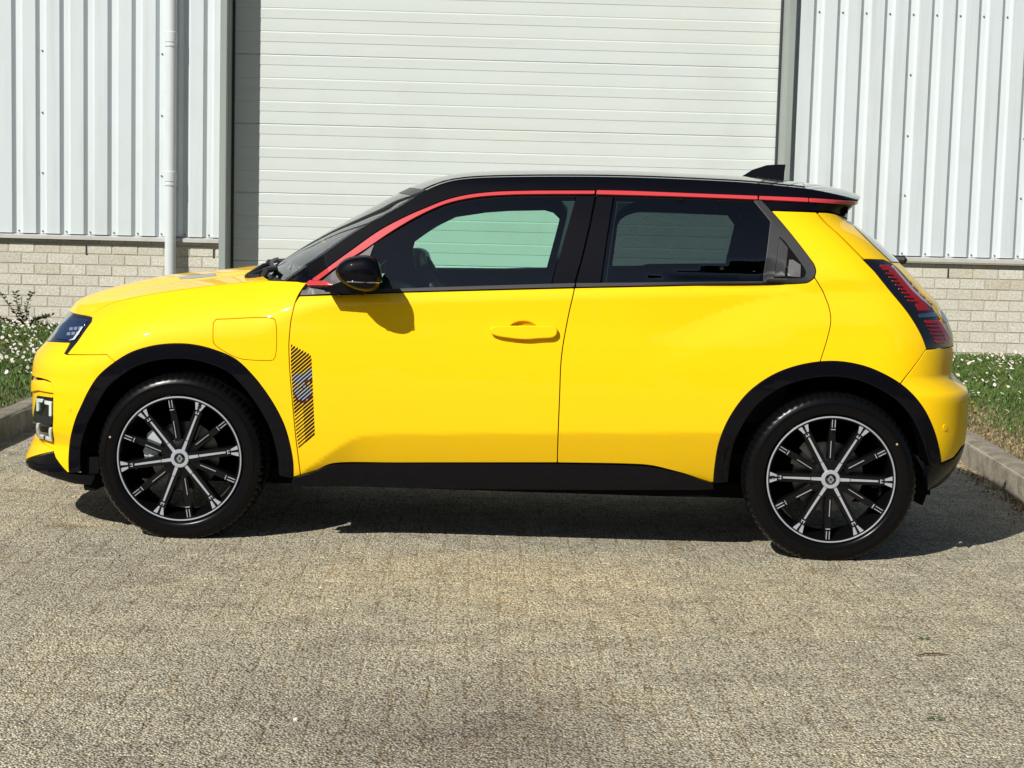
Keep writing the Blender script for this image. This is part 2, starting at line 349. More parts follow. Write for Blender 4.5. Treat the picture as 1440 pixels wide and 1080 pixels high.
# ------------------------------------------------------------------ the place
YW = 9.275
def asphalt(name, tint=(1.24, 1.225, 1.19)):
    m = bpy.data.materials.new(name); m.use_nodes = True; nt = m.node_tree; N = nt.nodes; Lk = nt.links.new; b = N['Principled BSDF']
    tc = N.new('ShaderNodeNewGeometry'); tc_out = tc.outputs['Position']
    def vor(sc, feat='F1'):
        v = N.new('ShaderNodeTexVoronoi'); v.inputs['Scale'].default_value = sc; v.feature = feat; Lk(tc_out, v.inputs['Vector']); return v
    def noi(sc, det=5, ro=.6):
        n = N.new('ShaderNodeTexNoise'); n.inputs['Scale'].default_value = sc; n.inputs['Detail'].default_value = det; n.inputs['Roughness'].default_value = ro; Lk(tc_out, n.inputs['Vector']); return n
    def ramp(src, stops):
        r = N.new('ShaderNodeValToRGB'); e = r.color_ramp.elements
        while len(e) < len(stops): e.new(.5)
        for x, (p, c) in zip(e, stops): x.position = p; x.color = (*c, 1) if isinstance(c, tuple) else (c, c, c, 1)
        Lk(src, r.inputs[0]); return r
    def mix(t, f, a, c):
        x = N.new('ShaderNodeMix'); x.data_type = 'RGBA'; x.blend_type = t
        if isinstance(f, float): x.inputs[0].default_value = f
        else: Lk(f, x.inputs[0])
        Lk(a, x.inputs[6]); Lk(c, x.inputs[7]); return x
    v1 = vor(140); v2 = vor(300)
    stone = ramp(v1.outputs['Color'], [(0, (.06, .05, .036)), (.28, (.30, .27, .20)), (.62, (.51, .47, .355)), (.84, (.64, .60, .48)), (1, (.92, .89, .79))])
    small = ramp(v2.outputs['Color'], [(0, (.04, .035, .026)), (.25, (.28, .25, .19)), (.6, (.53, .49, .375)), (1, (1., .96, .82))])
    c = mix('MIX', .50, stone.outputs[0], small.outputs[0])
    gapm = ramp(v1.outputs['Distance'], [(0, 1.), (.42, .95), (.75, .20)])
    c = mix('MULTIPLY', .85, c.outputs[2], gapm.outputs[0])
    big = ramp(noi(.55, 4).outputs['Fac'], [(.30, (.80, .79, .80)), (.5, (1.0, 1.0, .98)), (.70, (1.16, 1.11, 1.0))])
    c = mix('MULTIPLY', 1., c.outputs[2], big.outputs[0])
    mid = ramp(noi(5.5, 6, .7).outputs['Fac'], [(.32, (.72, .70, .70)), (.5, (1., 1., 1.)), (.68, (1.14, 1.12, 1.06))])
    c = mix('MULTIPLY', .9, c.outputs[2], mid.outputs[0])
    # an old oil stain in the middle of the bay's mouth
    mp = N.new('ShaderNodeMapping'); mp.vector_type = 'POINT'; Lk(tc_out, mp.inputs['Vector'])
    st = at(690, 1030, 2, 0); mp.inputs['Location'].default_value = (-st[0]/.55, -st[1]/.75, 0); mp.inputs['Scale'].default_value = (1/.55, 1/.75, 1)
    ln = N.new('ShaderNodeVectorMath'); ln.operation = 'LENGTH'; Lk(mp.outputs[0], ln.inputs[0])
    ad = N.new('ShaderNodeMath'); ad.operation = 'MULTIPLY_ADD'; Lk(noi(3.2, 5).outputs['Fac'], ad.inputs[0]); ad.inputs[1].default_value = 1.3; Lk(ln.outputs['Value'], ad.inputs[2])
    stn = ramp(ad.outputs[0], [(.50, (.70, .68, .70)), (.95, (1., 1., 1.))])
    dv = N.new('ShaderNodeMath'); dv.operation = 'DIVIDE'; Lk(ad.outputs[0], dv.inputs[0]); dv.inputs[1].default_value = 1.7; Lk(dv.outputs[0], stn.inputs[0])
    c = mix('MULTIPLY', 1., c.outputs[2], stn.outputs[0])
    tn = N.new('ShaderNodeRGB'); tn.outputs[0].default_value = (*tint, 1); c = mix('MULTIPLY', 1., c.outputs[2], tn.outputs[0])
    Lk(c.outputs[2], b.inputs['Base Color']); b.inputs['Roughness'].default_value = .85; b.inputs['Specular IOR Level'].default_value = .25
    h = N.new('ShaderNodeMath'); h.operation = 'MULTIPLY_ADD'; Lk(v1.outputs['Distance'], h.inputs[0]); h.inputs[1].default_value = -1.; Lk(noi(30, 5).outputs['Fac'], h.inputs[2])
    bp = N.new('ShaderNodeBump'); bp.inputs['Strength'].default_value = .9; bp.inputs['Distance'].default_value = .007; Lk(h.outputs[0], bp.inputs['Height']); Lk(bp.outputs[0], b.inputs['Normal'])
    return m
PAV = asphalt('weathered_paving'); DIRT = asphalt('joint_dirt', (1.03, .93, .80))
g = MB(); g.add([(-160, -160, -.0016), (160, -160, -.0016), (160, 160, -.0016), (-160, 160, -.0016)], [(0, 1, 2, 3)])
tag(g.build('ground', DIRT), kind='structure')
# worn concrete paving blocks laid in running bond up the bay: the 300 that show largest are objects, the rest one mesh
pav = empty('pavement'); tag(pav, kind='structure')
def block(sx, sy, R):
    w, l, c = .0486, .0986, .007; z = [R.uniform(-.0012, .0008) for _ in range(4)]
    j = lambda: R.uniform(-.0020, .0012)
    o_ = [(-w-j(), -l-j()), (w+j(), -l-j()), (w+j(), l+j()), (-w-j(), l+j())]
    V = [(x, y, -.006) for x, y in o_]+[(x*.995, y*.997, -.0018) for x, y in o_]+[(x-math.copysign(c, x), y-math.copysign(c, y), zz) for (x, y), zz in zip(o_, z)]
    F_ = [(8, 9, 10, 11)]+[(4+k, 4+(k+1) % 4, 8+(k+1) % 4, 8+k) for k in range(4)]+[(k, (k+1) % 4, 4+(k+1) % 4, 4+k) for k in range(4)]
    return V, F_
Rb = random.Random(3); spots = []                                   # herringbone: (x, y, quarter turn)
for i in range(-26, 31):
    for k in range(-36, 92):
        q = (i-k) % 4
        if q == 0: x, y, t = .1*i+.1, .1*k+.05, 1
        elif q == 3: x, y, t = .1*i+.05, .1*k+.1, 0
        else: continue
        if x < -2.52 or y > 9.1 or x > 2.60+max(0, y-1.0)*.105: continue
        spots.append((x, y, t))
def in_view(x, y):
    v = np.array([x, y, 0.])-CC; w = v @ FW; return w > 0 and abs(CAM['f']*(v @ RX)/w) < 735 and abs(CAM['f']*(v @ UP)/w) < 560
seen = sorted([s for s in spots if in_view(s[0], s[1])], key=lambda s: s[1])[:296]; seen_set = set(seen)
kinds = []
for _ in range(24):
    V_, F__ = block(0, 0, Rb); kinds.append(mesh('paving_block', V_, F__, PAV))
for x, y, t in seen: link('paving_block', Rb.choice(kinds), pav, (x+Rb.uniform(-.001, .001), y+Rb.uniform(-.001, .001), Rb.uniform(-.0008, .0008)), (0, 0, t*math.pi/2+Rb.uniform(-.012, .012)))
mb = MB()
for s in spots:
    if s in seen_set: continue
    V_, F__ = block(0, 0, Rb); dz = Rb.uniform(-.0008, .0008); mb.add([(s[0]+(a if not s[2] else -b), s[1]+(b if not s[2] else a), c+dz) for a, b, c in V_], F__)
o = link('paving_blocks', mesh('paving_blocks', mb.V, mb.F, PAV), pav); tag(o, kind='stuff')

def vary(name, cols, rough=.8, scale=40, bump=None, island=False, spec=.3):
    """colour that differs from object to object, with grain"""
    m = mat(name, cols[0], rough, spec=spec, bump=bump, wpos=True); nt = m.node_tree; b = nt.nodes['Principled BSDF']
    oi = nt.nodes.new('ShaderNodeNewGeometry' if island else 'ShaderNodeObjectInfo'); r = nt.nodes.new('ShaderNodeValToRGB'); e = r.color_ramp.elements
    while len(e) < len(cols): e.new(.5)
    for i, c in enumerate(cols): e[i].position = i/(len(cols)-1); e[i].color = (*c, 1)
    nt.links.new(oi.outputs['Random Per Island' if island else 'Random'], r.inputs[0])
    tc = nt.nodes['Texture Coordinate']; n = nt.nodes.new('ShaderNodeTexNoise'); n.inputs['Scale'].default_value = scale; n.inputs['Detail'].default_value = 6; n.inputs['Roughness'].default_value = .7
    nt.links.new(nt.nodes['Geometry'].outputs['Position'], n.inputs['Vector']); r2 = nt.nodes.new('ShaderNodeValToRGB'); r2.color_ramp.elements[0].position = .33; r2.color_ramp.elements[1].position = .62
    r2.color_ramp.elements[0].color = (.62, .60, .57, 1); r2.color_ramp.elements[1].color = (1.08, 1.08, 1.08, 1); nt.links.new(n.outputs['Fac'], r2.inputs[0])
    x = nt.nodes.new('ShaderNodeMix'); x.data_type = 'RGBA'; x.blend_type = 'MULTIPLY'; x.inputs[0].default_value = .9
    nt.links.new(r.outputs[0], x.inputs[6]); nt.links.new(r2.outputs[0], x.inputs[7]); nt.links.new(x.outputs[2], b.inputs['Base Color'])
    return m
BRK = vary('pale_brick', [(.55, .535, .45), (.65, .635, .55), (.60, .58, .49), (.68, .665, .58), (.56, .525, .42)], .9, 55, (150, .45, .0012))
MOR = mat('mortar', (.40, .37, .29), .95, noise=(8, .2, (.50, .47, .38)), bump=(150, .4, .002))
CLD = mat('pale_blue_cladding', (.58, .645, .665), .45, noise=(1.3, .3, (.62, .67, .68)), spec=.3)
FLS = mat('flashing', (.55, .56, .54), .5, noise=(3, .3, (.46, .46, .44)))
DOR = mat('door_paint', (.555, .605, .585), .5, noise=(1.1, .3, (.60, .64, .615)), bump=(70, .05, .001))
PST = mat('grey_green_steel', (.27, .31, .29), .5, noise=(2, .3, (.31, .345, .32)))
SHD = mat('dark_seal', (.03, .033, .036), .7)
PIP = mat('white_pipe', (.62, .66, .67), .4, noise=(5, .3, (.58, .61, .61)))
SCR = mat('screw_grey', (.16, .16, .165), .5)

def grime(m, scale, lo, hi, col, amt):
    """dirt with a shape of its own, laid over a material's colour in world space"""
    nt = m.node_tree; b = nt.nodes['Principled BSDF']; L = nt.links.new; src = b.inputs['Base Color'].links[0].from_socket if b.inputs['Base Color'].links else None
    ge = nt.nodes.new('ShaderNodeNewGeometry'); mp = nt.nodes.new('ShaderNodeMapping'); mp.inputs['Scale'].default_value = scale; L(ge.outputs['Position'], mp.inputs['Vector'])
    n = nt.nodes.new('ShaderNodeTexNoise'); n.inputs['Scale'].default_value = 1; n.inputs['Detail'].default_value = 7; n.inputs['Roughness'].default_value = .62; L(mp.outputs[0], n.inputs['Vector'])
    r = nt.nodes.new('ShaderNodeMapRange'); r.inputs[1].default_value = lo; r.inputs[2].default_value = hi; r.inputs[4].default_value = amt; L(n.outputs['Fac'], r.inputs[0])
    x = nt.nodes.new('ShaderNodeMix'); x.data_type = 'RGBA'; L(r.outputs[0], x.inputs[0]); x.inputs[7].default_value = (*col, 1)
    if src: L(src, x.inputs[6])
    else: x.inputs[6].default_value = b.inputs['Base Color'].default_value
    L(x.outputs[2], b.inputs['Base Color'])
grime(DOR, (.45, 1, 7), .52, .75, (.56, .52, .42), .35); grime(DOR, (1.2, 1, 1.5), .55, .8, (.40, .38, .33), .25)
grime(CLD, (14, 14, .5), .50, .80, (.42, .44, .43), .45); grime(CLD, (1.1, 1, .8), .52, .75, (.50, .50, .46), .40)
grime(BRK, (1.6, 1, 2.6), .48, .75, (.50, .44, .33), .32); grime(MOR, (2.5, 1, 4), .45, .7, (.38, .34, .27), .5)
grime(PIP, (6, 6, .8), .5, .8, (.44, .44, .40), .4); grime(FLS, (5, 5, 3), .5, .75, (.32, .30, .25), .5); grime(PST, (7, 7, .7), .5, .8, (.19, .20, .18), .5)
wh = tag(empty('warehouse', (0, YW, 0)), 'pale metal clad warehouse with a cream sectional door behind the yellow car', 'building')
TOP = 8.0
def wx(px, py, dy=0): return float(at(px, py, 1, YW+dy)[0])
def wz(px, py, dy=0): return float(at(px, py, 1, YW+dy)[2])
PL, PR = wx(313.5, 230, -.09), wx(1111, 120, -.09)                # door posts
XL1, XR0 = PL-.040, PR+.045
Z_BR = wz(40, 335); Z_FL = (wz(40, 327.5), wz(40, 333)); Z_BRR = wz(1380, 373)
# brick plinths, one object a brick
BW, BH, JT = .2427, .1015, .012
def plinth(x0, x1, ztop, xhead, zrow):
    w = MB(); w.box((x0, 0, -.3), (x1, .25, ztop)); w = w.build('brick_plinth', MOR, wh)
    bm = MB(); bm.box((-(BW-JT)/2, -.004, -(BH-JT)/2), ((BW-JT)/2, .02, (BH-JT)/2), .003); meshes = {}
    def put(xa, xb, za, zb, k):
        xa, xb, zb = max(xa, x0), min(xb, x1), min(zb, ztop-.001)
        if xb-xa < .015 or zb-za < .012: return
        key = (round(xb-xa, 3), round(zb-za, 3))
        if key not in meshes:
            q = MB(); q.box((-(xb-xa)/2, -.0042, -(zb-za)/2), ((xb-xa)/2, .02, (zb-za)/2), .0028); o = q.build('brick', BRK, w); meshes[key] = o.data
        else: o = link('brick', meshes[key], w)
        o.location = ((xa+xb)/2, RNG.uniform(-.0015, .0015), (za+zb)/2); o.rotation_euler = (0, RNG.uniform(-.003, .003), RNG.uniform(-.004, .004))
    for r in range(-1, 9):
        z1 = zrow-r*BH; off = xhead+(BW/2 if r % 2 else 0); n0 = int(math.floor((x0-off)/BW))
        for n in range(n0, n0+int((x1-x0)/BW)+3):
            xa = off+n*BW; put(xa+JT/2, xa+BW-JT/2, z1-BH+JT/2, z1-JT/2, n)
    return w
pl = plinth(-6.4, XL1, Z_BR, wx(121.6, 350), wz(40, 340.3))
pr_ = plinth(XR0+.02, 7.4, Z_BRR, wx(1333.3, 383), wz(1333, 376.8))
for (w, px, py) in ((pl, 121.6, 351.5), (pl, 300.5, 356), (pr_, 1333.3, 384)):
    v = MB(); v.box((-.0075, -.009, -.047), (.0075, .02, .040), .002); v.build('weep_vent', SHD, w, loc=(wx(px, py), 0, wz(px, py)))
# cladding sheets with their ribs
PITCH = (wx(117.5, 320, -.035)-wx(17.1, 320, -.035))/3
def rib(x): return [(x, -.036), (x+.032, -.002), (x+.036, -.001), (x+.079, -.010), (x+.083, -.012), (x+.103, -.036)]
def cladding(x0, x1, anchor, zbot, label=None):
    par = empty('wall_cladding'); par.parent = wh; shared = {}
    n0 = int(math.floor((x0-anchor)/PITCH))-1; n1 = int((x1-anchor)/PITCH)+1; n = n0-(n0 % 5); xs = []
    while n <= n1:
        pts = [p for k in range(n, n+5) for p in rib(anchor+k*PITCH)]; pts.append((anchor+(n+5)*PITCH, -.036))
        P = [p for p in pts if x0 <= p[0] <= x1]
        def y_at(x): return float(np.interp(x, [p[0] for p in pts], [p[1] for p in pts]))
        if pts[0][0] < x0: P = [(x0, y_at(x0))]+P
        if pts[-1][0] > x1: P = P+[(x1, y_at(x1))]
        if len(P) > 2:
            s = MB(); V = []; F = []
            for x, y in P: V += [(x, y, zbot), (x, y, TOP), (x, y+.0012, zbot), (x, y+.0012, TOP)]
            for i in range(len(P)-1):
                a, b = 4*i, 4*i+4; F += [(a, b, b+1, a+1), (a+3, b+3, b+2, a+2), (a+2, b+2, b, a), (a+1, b+1, b+3, a+3)]
            s.add(V, F); s.build('cladding_sheet', CLD, par, angle=12)
        n += 5
    sc = MB()
    for k in range(n0, n1+1):
        xv = anchor+k*PITCH+.056
        if not x0+.02 < xv < x1-.01: continue
        zs = [zbot+.022, 3.31]
        if k % 5 == 1: zs += [1.62, 2.18, 2.75]
        for z in zs: sc.tube([(xv, -.006, z), (xv, -.016, z), (xv, -.019, z)], [.008, .008, .005], 8)
    tag(sc.build('fixing_screws', SCR, par), kind='stuff')
    f = MB()                                                        # drip flashing under the sheets
    f.add([(x, y, z) for x in (x0, x1) for y, z in ((-.001, zbot+.03), (-.001, zbot-.004), (-.062, zbot-.018), (-.062, zbot-.050), (-.055, zbot-.050), (-.055, zbot-.022), (.0, zbot-.012))],
          [(i, i+1, i+8, i+7) for i in range(6)]); f.build('drip_flashing', FLS, par, angle=20)
    e = MB(); e.box((x0, .0, zbot-.05), (x1, .12, TOP)); e.build('cladding_core', SHD, par)
    return par
ZC = Z_FL[0]
cladding(-6.4, XL1, wx(17.1, 320, -.035), ZC)
cladding(XR0, 7.4, wx(1391.2, 360, -.035), wz(1391, 362.5, -.035))
# door posts and head
for x, s in ((PL, 1), (PR, -1)):
    j = MB(); j.box((x-.032, -.105, -.05), (x+.032, .0, 4.9), .004); j.box((x-.032 if s > 0 else x-.035, .0, -.05), (x+.035 if s > 0 else x+.032, .32, 4.9), .003)
    j.cur = 0; j.build('door_post', PST, wh)
for xa in (PL+.04, PR-.058):
    j = MB(); j.box((xa, .20, -.02), (xa+.018, .26, 4.9)); j.build('door_seal', SHD, wh)
j = MB(); j.box((PL-.2, -.03, 4.9), (PR+.2, .30, TOP)); j.build('door_head', CLD, wh)
# sectional door: every section a part
sd_ = empty('sectional_door'); sd_.parent = wh; DY = .235
zj = [wz(340, 173, DY), wz(340, 270, DY)]; SH = zj[0]-zj[1]; zr = SH/3
prof = [(0, 0, .0)]
def section():
    P = []                                                          # (z, y) from the joint down
    for k in range(3):
        t = SH-k*zr
        P += [(t-.003, .0015), (t-.013, -.0022), (t-.096, -.0022), (t-.098, .0012), (t-.104, .0012), (t-.142, -.0014), (t-zr+.003, -.0014), (t-zr-.0005, .0016)]
    P[-2:] = [(.004, -.0014), (.001, .004)]
    P = [(SH-.0004, .010)]+P+[(.0004, .010)]
    m = MB(); x0, x1 = PL+.030, PR-.030
    m.add([(x, y, z) for z, y in P for x in (x0, x1)], [(2*i, 2*i+2, 2*i+3, 2*i+1) for i in range(len(P)-1)]); return m
me = None
for k in range(-1, 8):
    z = zj[1]+(k-1)*SH
    if z < -.05: continue
    if me is None: o = section().build('door_section', DOR, sd_, angle=8); me = o.data
    else: o = link('door_section', me, sd_)
    o.location = (0, DY, z); zl = z if k == -1 else min(zl, z) if 'zl' in globals() else z
q = MB(); q.box((PL+.03, DY+.013, -.01), (PR-.03, DY+.05, 4.95)); q.build('door_core', SHD, sd_)
q = MB(); q.box((PL+.03, DY-.004, -.01), (PR-.03, DY+.01, zl-.004)); q.build('bottom_seal', SHD, sd_)
# drainpipe
xp = (wx(232.5, 200, -.12)+wx(247.5, 200, -.12))/2
dp = MB(); dp.tube([(xp, -.115, -.05), (xp, -.115, TOP)], .051, 24, False); dpo = dp.build('drainpipe', PIP, wh)
for py in (56, 252, -150):
    z = wz(240, py, -.12); q = MB(); q.tube([(xp, -.115, z+.075), (xp, -.115, z+.07), (xp, -.115, z-.02), (xp, -.115, z-.026)], [.051, .0555, .0555, .051], 24, False)
    q.tube([(xp, -.115, z-.045), (xp, -.115, z-.06)], [.0575, .0575], 24); q.box((xp-.012, -.09, z-.06), (xp+.012, .0, z-.045)); q.build('pipe_collar', PIP, dpo)

# kerbs
KRB = vary('kerb_concrete', [(.25, .22, .17), (.31, .28, .22), (.28, .25, .195)], .9, 9, (45, 1., .008))
grime(KRB, (7, 7, 7), .48, .66, (.11, .10, .07), .75); grime(KRB, (2.2, 2.2, 2.2), .5, .7, (.20, .17, .11), .6)
KZ = .135
def kerb(p0, d, n, inner, label):
    """stones laid from p0 along d; inner = unit vector away from the bay"""
    k = tag(empty('kerb', (p0[0], p0[1], 0)), label, 'kerb', 'kerbs edging the parking bay'); me = None
    L = .915; ang = math.atan2(d[1], d[0])
    for i in range(n):
        w = .125; m = MB(); sgn = 1 if (d[0]*inner[1]-d[1]*inner[0]) > 0 else -1
        pr = [(0, -.12), (0, KZ-.03), (.012, KZ-.006), (.03, KZ), (w, KZ), (w, -.12)]
        xs = np.linspace(.004, L-.004, 7); V = []; F = []
        for x in xs:
            for j, (yy, zz) in enumerate(pr):
                jt = RNG.uniform(-.0045, .0045, 2) if 0 < j < 4 else (0, 0); V.append((x, sgn*(yy+jt[0]), zz+jt[1]))
        for a in range(6):
            for j in range(5): F.append((a*6+j, a*6+j+1, a*6+6+j+1, a*6+6+j))
        F += [tuple(range(6)), tuple(range(41, 35, -1))]; m.add(V, F)
        m.build('kerb_stone', KRB, k, angle=50, loc=(d[0]*L*i, d[1]*L*i, RNG.uniform(-.004, .004)), rot=(0, 0, ang+RNG.uniform(-.004, .004)))
    m = MB(); sgn = 1 if (d[0]*inner[1]-d[1]*inner[0]) > 0 else -1
    m.box((0, min(sgn*.006, sgn*.12), -.12), (L*n, max(sgn*.006, sgn*.12), KZ-.012)); m.build('kerb_joint_mortar', MOR, k, rot=(0, 0, ang))
    return k
rk0, rk1 = at(1363, 622, 2, KZ), at(1440, 669, 2, KZ); rd = (rk1-rk0)[:2]; rd = -rd/np.linalg.norm(rd)
lk = at(0, 589, 2, KZ)
rs = rk1[:2]-rd*4.3; ls = np.array([lk[0], lk[1]-5.0])
nR = int((8.9-rs[1])/(.915*rd[1])); kerb(rs, rd, nR, (rd[1], -rd[0]), 'pale sunlit concrete kerb on the right behind the back of the car')
kerb(ls, np.array([0., 1.]), int((9.0-ls[1])/.915), (-1, 0), 'dark shaded concrete kerb on the left in front of the car nose')

# grass verges
SOIL = mat('verge_soil', (.085, .085, .035), .95, noise=(6, .2, (.13, .105, .055)), bump=(40, .8, .01))
def strip(name, edge, far, zin, zwall, y0, y1, kind='structure'):
    m = MB(); ys = np.linspace(y0, y1, 14); xs = np.linspace(0, 1, 8); V = []; F = []
    for y in ys:
        e = edge(y)
        for t in xs: V.append((e+(far-e)*t, y, zin+(zwall-zin)*max(0, (y-2)/7)*min(1, t*4)))
    for i in range(13):
        for j in range(7): a = i*8+j; F.append((a, a+1, a+9, a+8) if far > 0 else (a, a+8, a+9, a+1))
    m.add(V, F); return tag(m.build(name, SOIL, angle=60), kind=kind)
ledge = lambda y: lk[0]-.12
redge = lambda y: rs[0]+rd[0]/rd[1]*(y-rs[1])+.125
LZ, RZW = .215, .118
strip('verge', ledge, -9.0, KZ-.012, LZ-.01, ls[1]+.1, YW+.0)
strip('verge', redge, 9.5, KZ-.012, RZW-.01, rs[1]+.1, YW+.0)
GRS = vary('grass_blades', [(.055, .110, .018), (.075, .150, .024), (.10, .17, .034), (.085, .16, .024), (.16, .16, .055)], .55, 3, None, True)
DRY = vary('dry_blades', [(.30, .22, .11), (.40, .30, .16), (.22, .17, .08)], .8, 3, None, True)
DAI = vary('daisy_white', [(.70, .70, .68), (.82, .82, .80)], .6, 3, None, True)
DYC = mat('flower_yellow', (.75, .48, .02), .6)
def verge_z(x, y, edge, sign, zw): 
    t = np.abs(x-edge(y))/6.3; return (KZ-.012)+(zw-.01-KZ+.012)*np.clip((y-2)/7, 0, 1)*np.minimum(1, t*4)
def pn(x, y, s):
    return (np.sin(x*s*1.7+1.3*np.sin(y*s*1.1+.4))+np.sin(y*s*1.9+1.7*np.sin(x*s*.9+2.))+np.sin((x+y)*s*1.2+3.))/3
def blades(n, X, Y, Z, h, w, lean):
    a = RNG.uniform(0, 2*math.pi, n); la = RNG.uniform(0, 2*math.pi, n); lx = np.cos(la)*lean*h; ly = np.sin(la)*lean*h; dx = np.cos(a)*w; dy = np.sin(a)*w
    V = np.stack([np.stack([X-dx, Y-dy, Z-.005], 1), np.stack([X+dx, Y+dy, Z-.005], 1), np.stack([X+dx*.7+lx*.4, Y+dy*.7+ly*.4, Z+h*.6], 1),
                  np.stack([X-dx*.7+lx*.4, Y-dy*.7+ly*.4, Z+h*.6], 1), np.stack([X+lx, Y+ly, Z+h*.95], 1)], 1).reshape(-1, 3)
    b = np.arange(n)*5; F = [t for i in b for t in ((i, i+1, i+2, i+3), (i+3, i+2, i+4))]; return V, F
def grow(edge, sign, zw, y0, y1, xfar, n, bare, nd, label):
    x = edge(RNG.uniform(y0, y1, n)); Y = RNG.uniform(y0, y1, n); x = edge(Y); X = x+(xfar-x)*RNG.uniform(0, 1, n)**1.15
    dist = np.abs(X-edge(Y)); keep = RNG.uniform(0, 1, n) < np.clip((dist-bare*.25+.10*pn(X, Y, 5))/bare, .05, 1); X, Y = X[keep], Y[keep]; n = len(X)
    h = (.022+.026*RNG.uniform(0, 1, n)+.018*pn(X, Y, 2.2))*np.clip(.55+np.abs(X-edge(Y)), .5, 1.1); h = np.maximum(h, .012)
    V, F = blades(n, X, Y, verge_z(X, Y, edge, sign, zw), h, RNG.uniform(.003, .0058, n), RNG.uniform(.3, 1.3, n))
    tag(link('grass', mesh('grass', V, F, GRS)), label, 'grass', kind='stuff')
    # daisies
    Y = y0+(y1-y0)*RNG.uniform(0, 1, nd*3)**.75; x = edge(Y); X = x+(xfar-x)*RNG.uniform(.02, 1, nd*3); p = pn(X, Y, 1.6)+.7*pn(X, Y, 4.1)+.9*(Y-6.5)/3
    k = (np.abs(X-edge(Y)) > bare*.9) & (RNG.uniform(-1.2, 1.5, nd*3) < p); X, Y = X[k][:nd], Y[k][:nd]; m = MB(); Zs = verge_z(X, Y, edge, sign, zw)
    for a, b, z in zip(X, Y, Zs):
        r = RNG.uniform(.008, .0145); zz = z+RNG.uniform(.030, .065); tx, ty = RNG.uniform(-.6, .3), RNG.uniform(-.2, .9)*1.; ph = RNG.uniform(0, 1); N = 9
        V = [(a, b, zz-.002)]+[(a+r*(1 if q % 2 == 0 else .72)*math.cos(ph+q*2*math.pi/(2*N)), b+r*(1 if q % 2 == 0 else .72)*math.sin(ph+q*2*math.pi/(2*N)), zz+r*(tx*math.cos(ph+q*math.pi/N)+ty*math.sin(ph+q*math.pi/N))) for q in range(2*N)]
        m.cur = 0; m.add(V, [(0, 1+q, 1+(q+1) % (2*N)) for q in range(2*N)])
        rc = r*.33; m.cur = 1; m.add([(a, b, zz+.004)]+[(a+rc*math.cos(q*math.pi/3), b+rc*math.sin(q*math.pi/3), zz+.001+rc*(tx*math.cos(q*math.pi/3)+ty*math.sin(q*math.pi/3))) for q in range(6)], [(0, 1+q, 1+(q+1) % 6) for q in range(6)])
    me = mesh('daisies', m.V, m.F, [DAI, DYC]); me.polygons.foreach_set('material_index', m.mi); tag(link('daisies', me), label.replace('grass', 'daisies', 1), 'flowers', kind='stuff')
grow(ledge, -1, LZ, 1.4, YW-.05, -6.3, 52000, .10, 1450, 'short grass on the left verge between the kerb and the brick plinth')
grow(redge, 1, RZW, .8, YW-.05, 7.0, 56000, .42, 950, 'short grass on the right verge between the kerb and the brick plinth')
n = 5200; Y = RNG.uniform(.8, 8.8, n); X = redge(Y)+np.abs(RNG.normal(.10, .20, n))
V, FB = blades(n, X, Y, verge_z(X, Y, redge, 1, RZW), RNG.uniform(.006, .022, n), RNG.uniform(.003, .006, n), RNG.uniform(.5, 2.2, n))
tag(link('dry_litter', mesh('dry_litter', V, FB, DRY)), 'brown dry grass litter along the right kerb', 'litter', kind='stuff')
n = 1500; Y = RNG.uniform(.8, 8.8, n); X = redge(Y)-.127-np.abs(RNG.normal(0, .05, n)); sd0 = RNG.uniform(0, 1, n)
V, FB = blades(n, X, Y, np.zeros(n)+.004, RNG.uniform(.003, .010, n), RNG.uniform(.003, .007, n), RNG.uniform(.5, 3, n))
tag(link('gutter_litter', mesh('gutter_litter', V, FB, DRY)), 'brown debris lying in the gutter below the right kerb', 'litter', kind='stuff')

# weeds and dandelions one can tell apart
LEAF = vary('weed_leaf', [(.035, .050, .015), (.060, .075, .025), (.045, .040, .020)], .6, 3, None, True)
STEM = mat('stem_brown', (.06, .045, .025), .8)
def weed(px, py, label):
    p = at(px, py, 1, YW-.35); w = tag(empty('weed', tuple(p)), label, 'plant')
    st = MB(); lf = MB(); R = random.Random(5)
    for (ax, az, ln) in ((-.42, .85, .40), (-.10, 1, .36), (.30, .9, .40), (.85, .35, .34), (.62, .25, .40), (-.75, .3, .22)):
        pts = []
        for t in np.linspace(0, 1, 7):
            pts.append((ax*ln*t+.02*math.sin(5*t+ax), .03*math.sin(7*t+az), az*ln*t*(1-.12*t)))
        st.tube(pts, [.006*(1-.7*t/6) for t in range(7)], 5)
        for t in np.linspace(.12, 1, 26):
            i = min(5, int(t*6)); f = t*6-i; c = Vector(pts[i]).lerp(Vector(pts[i+1]), f)
            for s in (-1, 1):
                d = Vector((R.uniform(-.6, .6)+s*.8*az, R.uniform(-1, 1), R.uniform(-.1, .9)+s*.3*ax)).normalized(); l = R.uniform(.028, .050); u = d.cross(Vector((R.uniform(-1, 1), R.uniform(-1, 1), 1))).normalized()
                lf.add([c, c+d*l*.5+u*l*.28, c+d*l, c+d*l*.5-u*l*.28], [(0, 1, 2, 3)])
    st.build('stem', STEM, w); lf.build('leaves', LEAF, w)
weed(29, 459, 'small dark leafy weed growing against the brick plinth on the left')
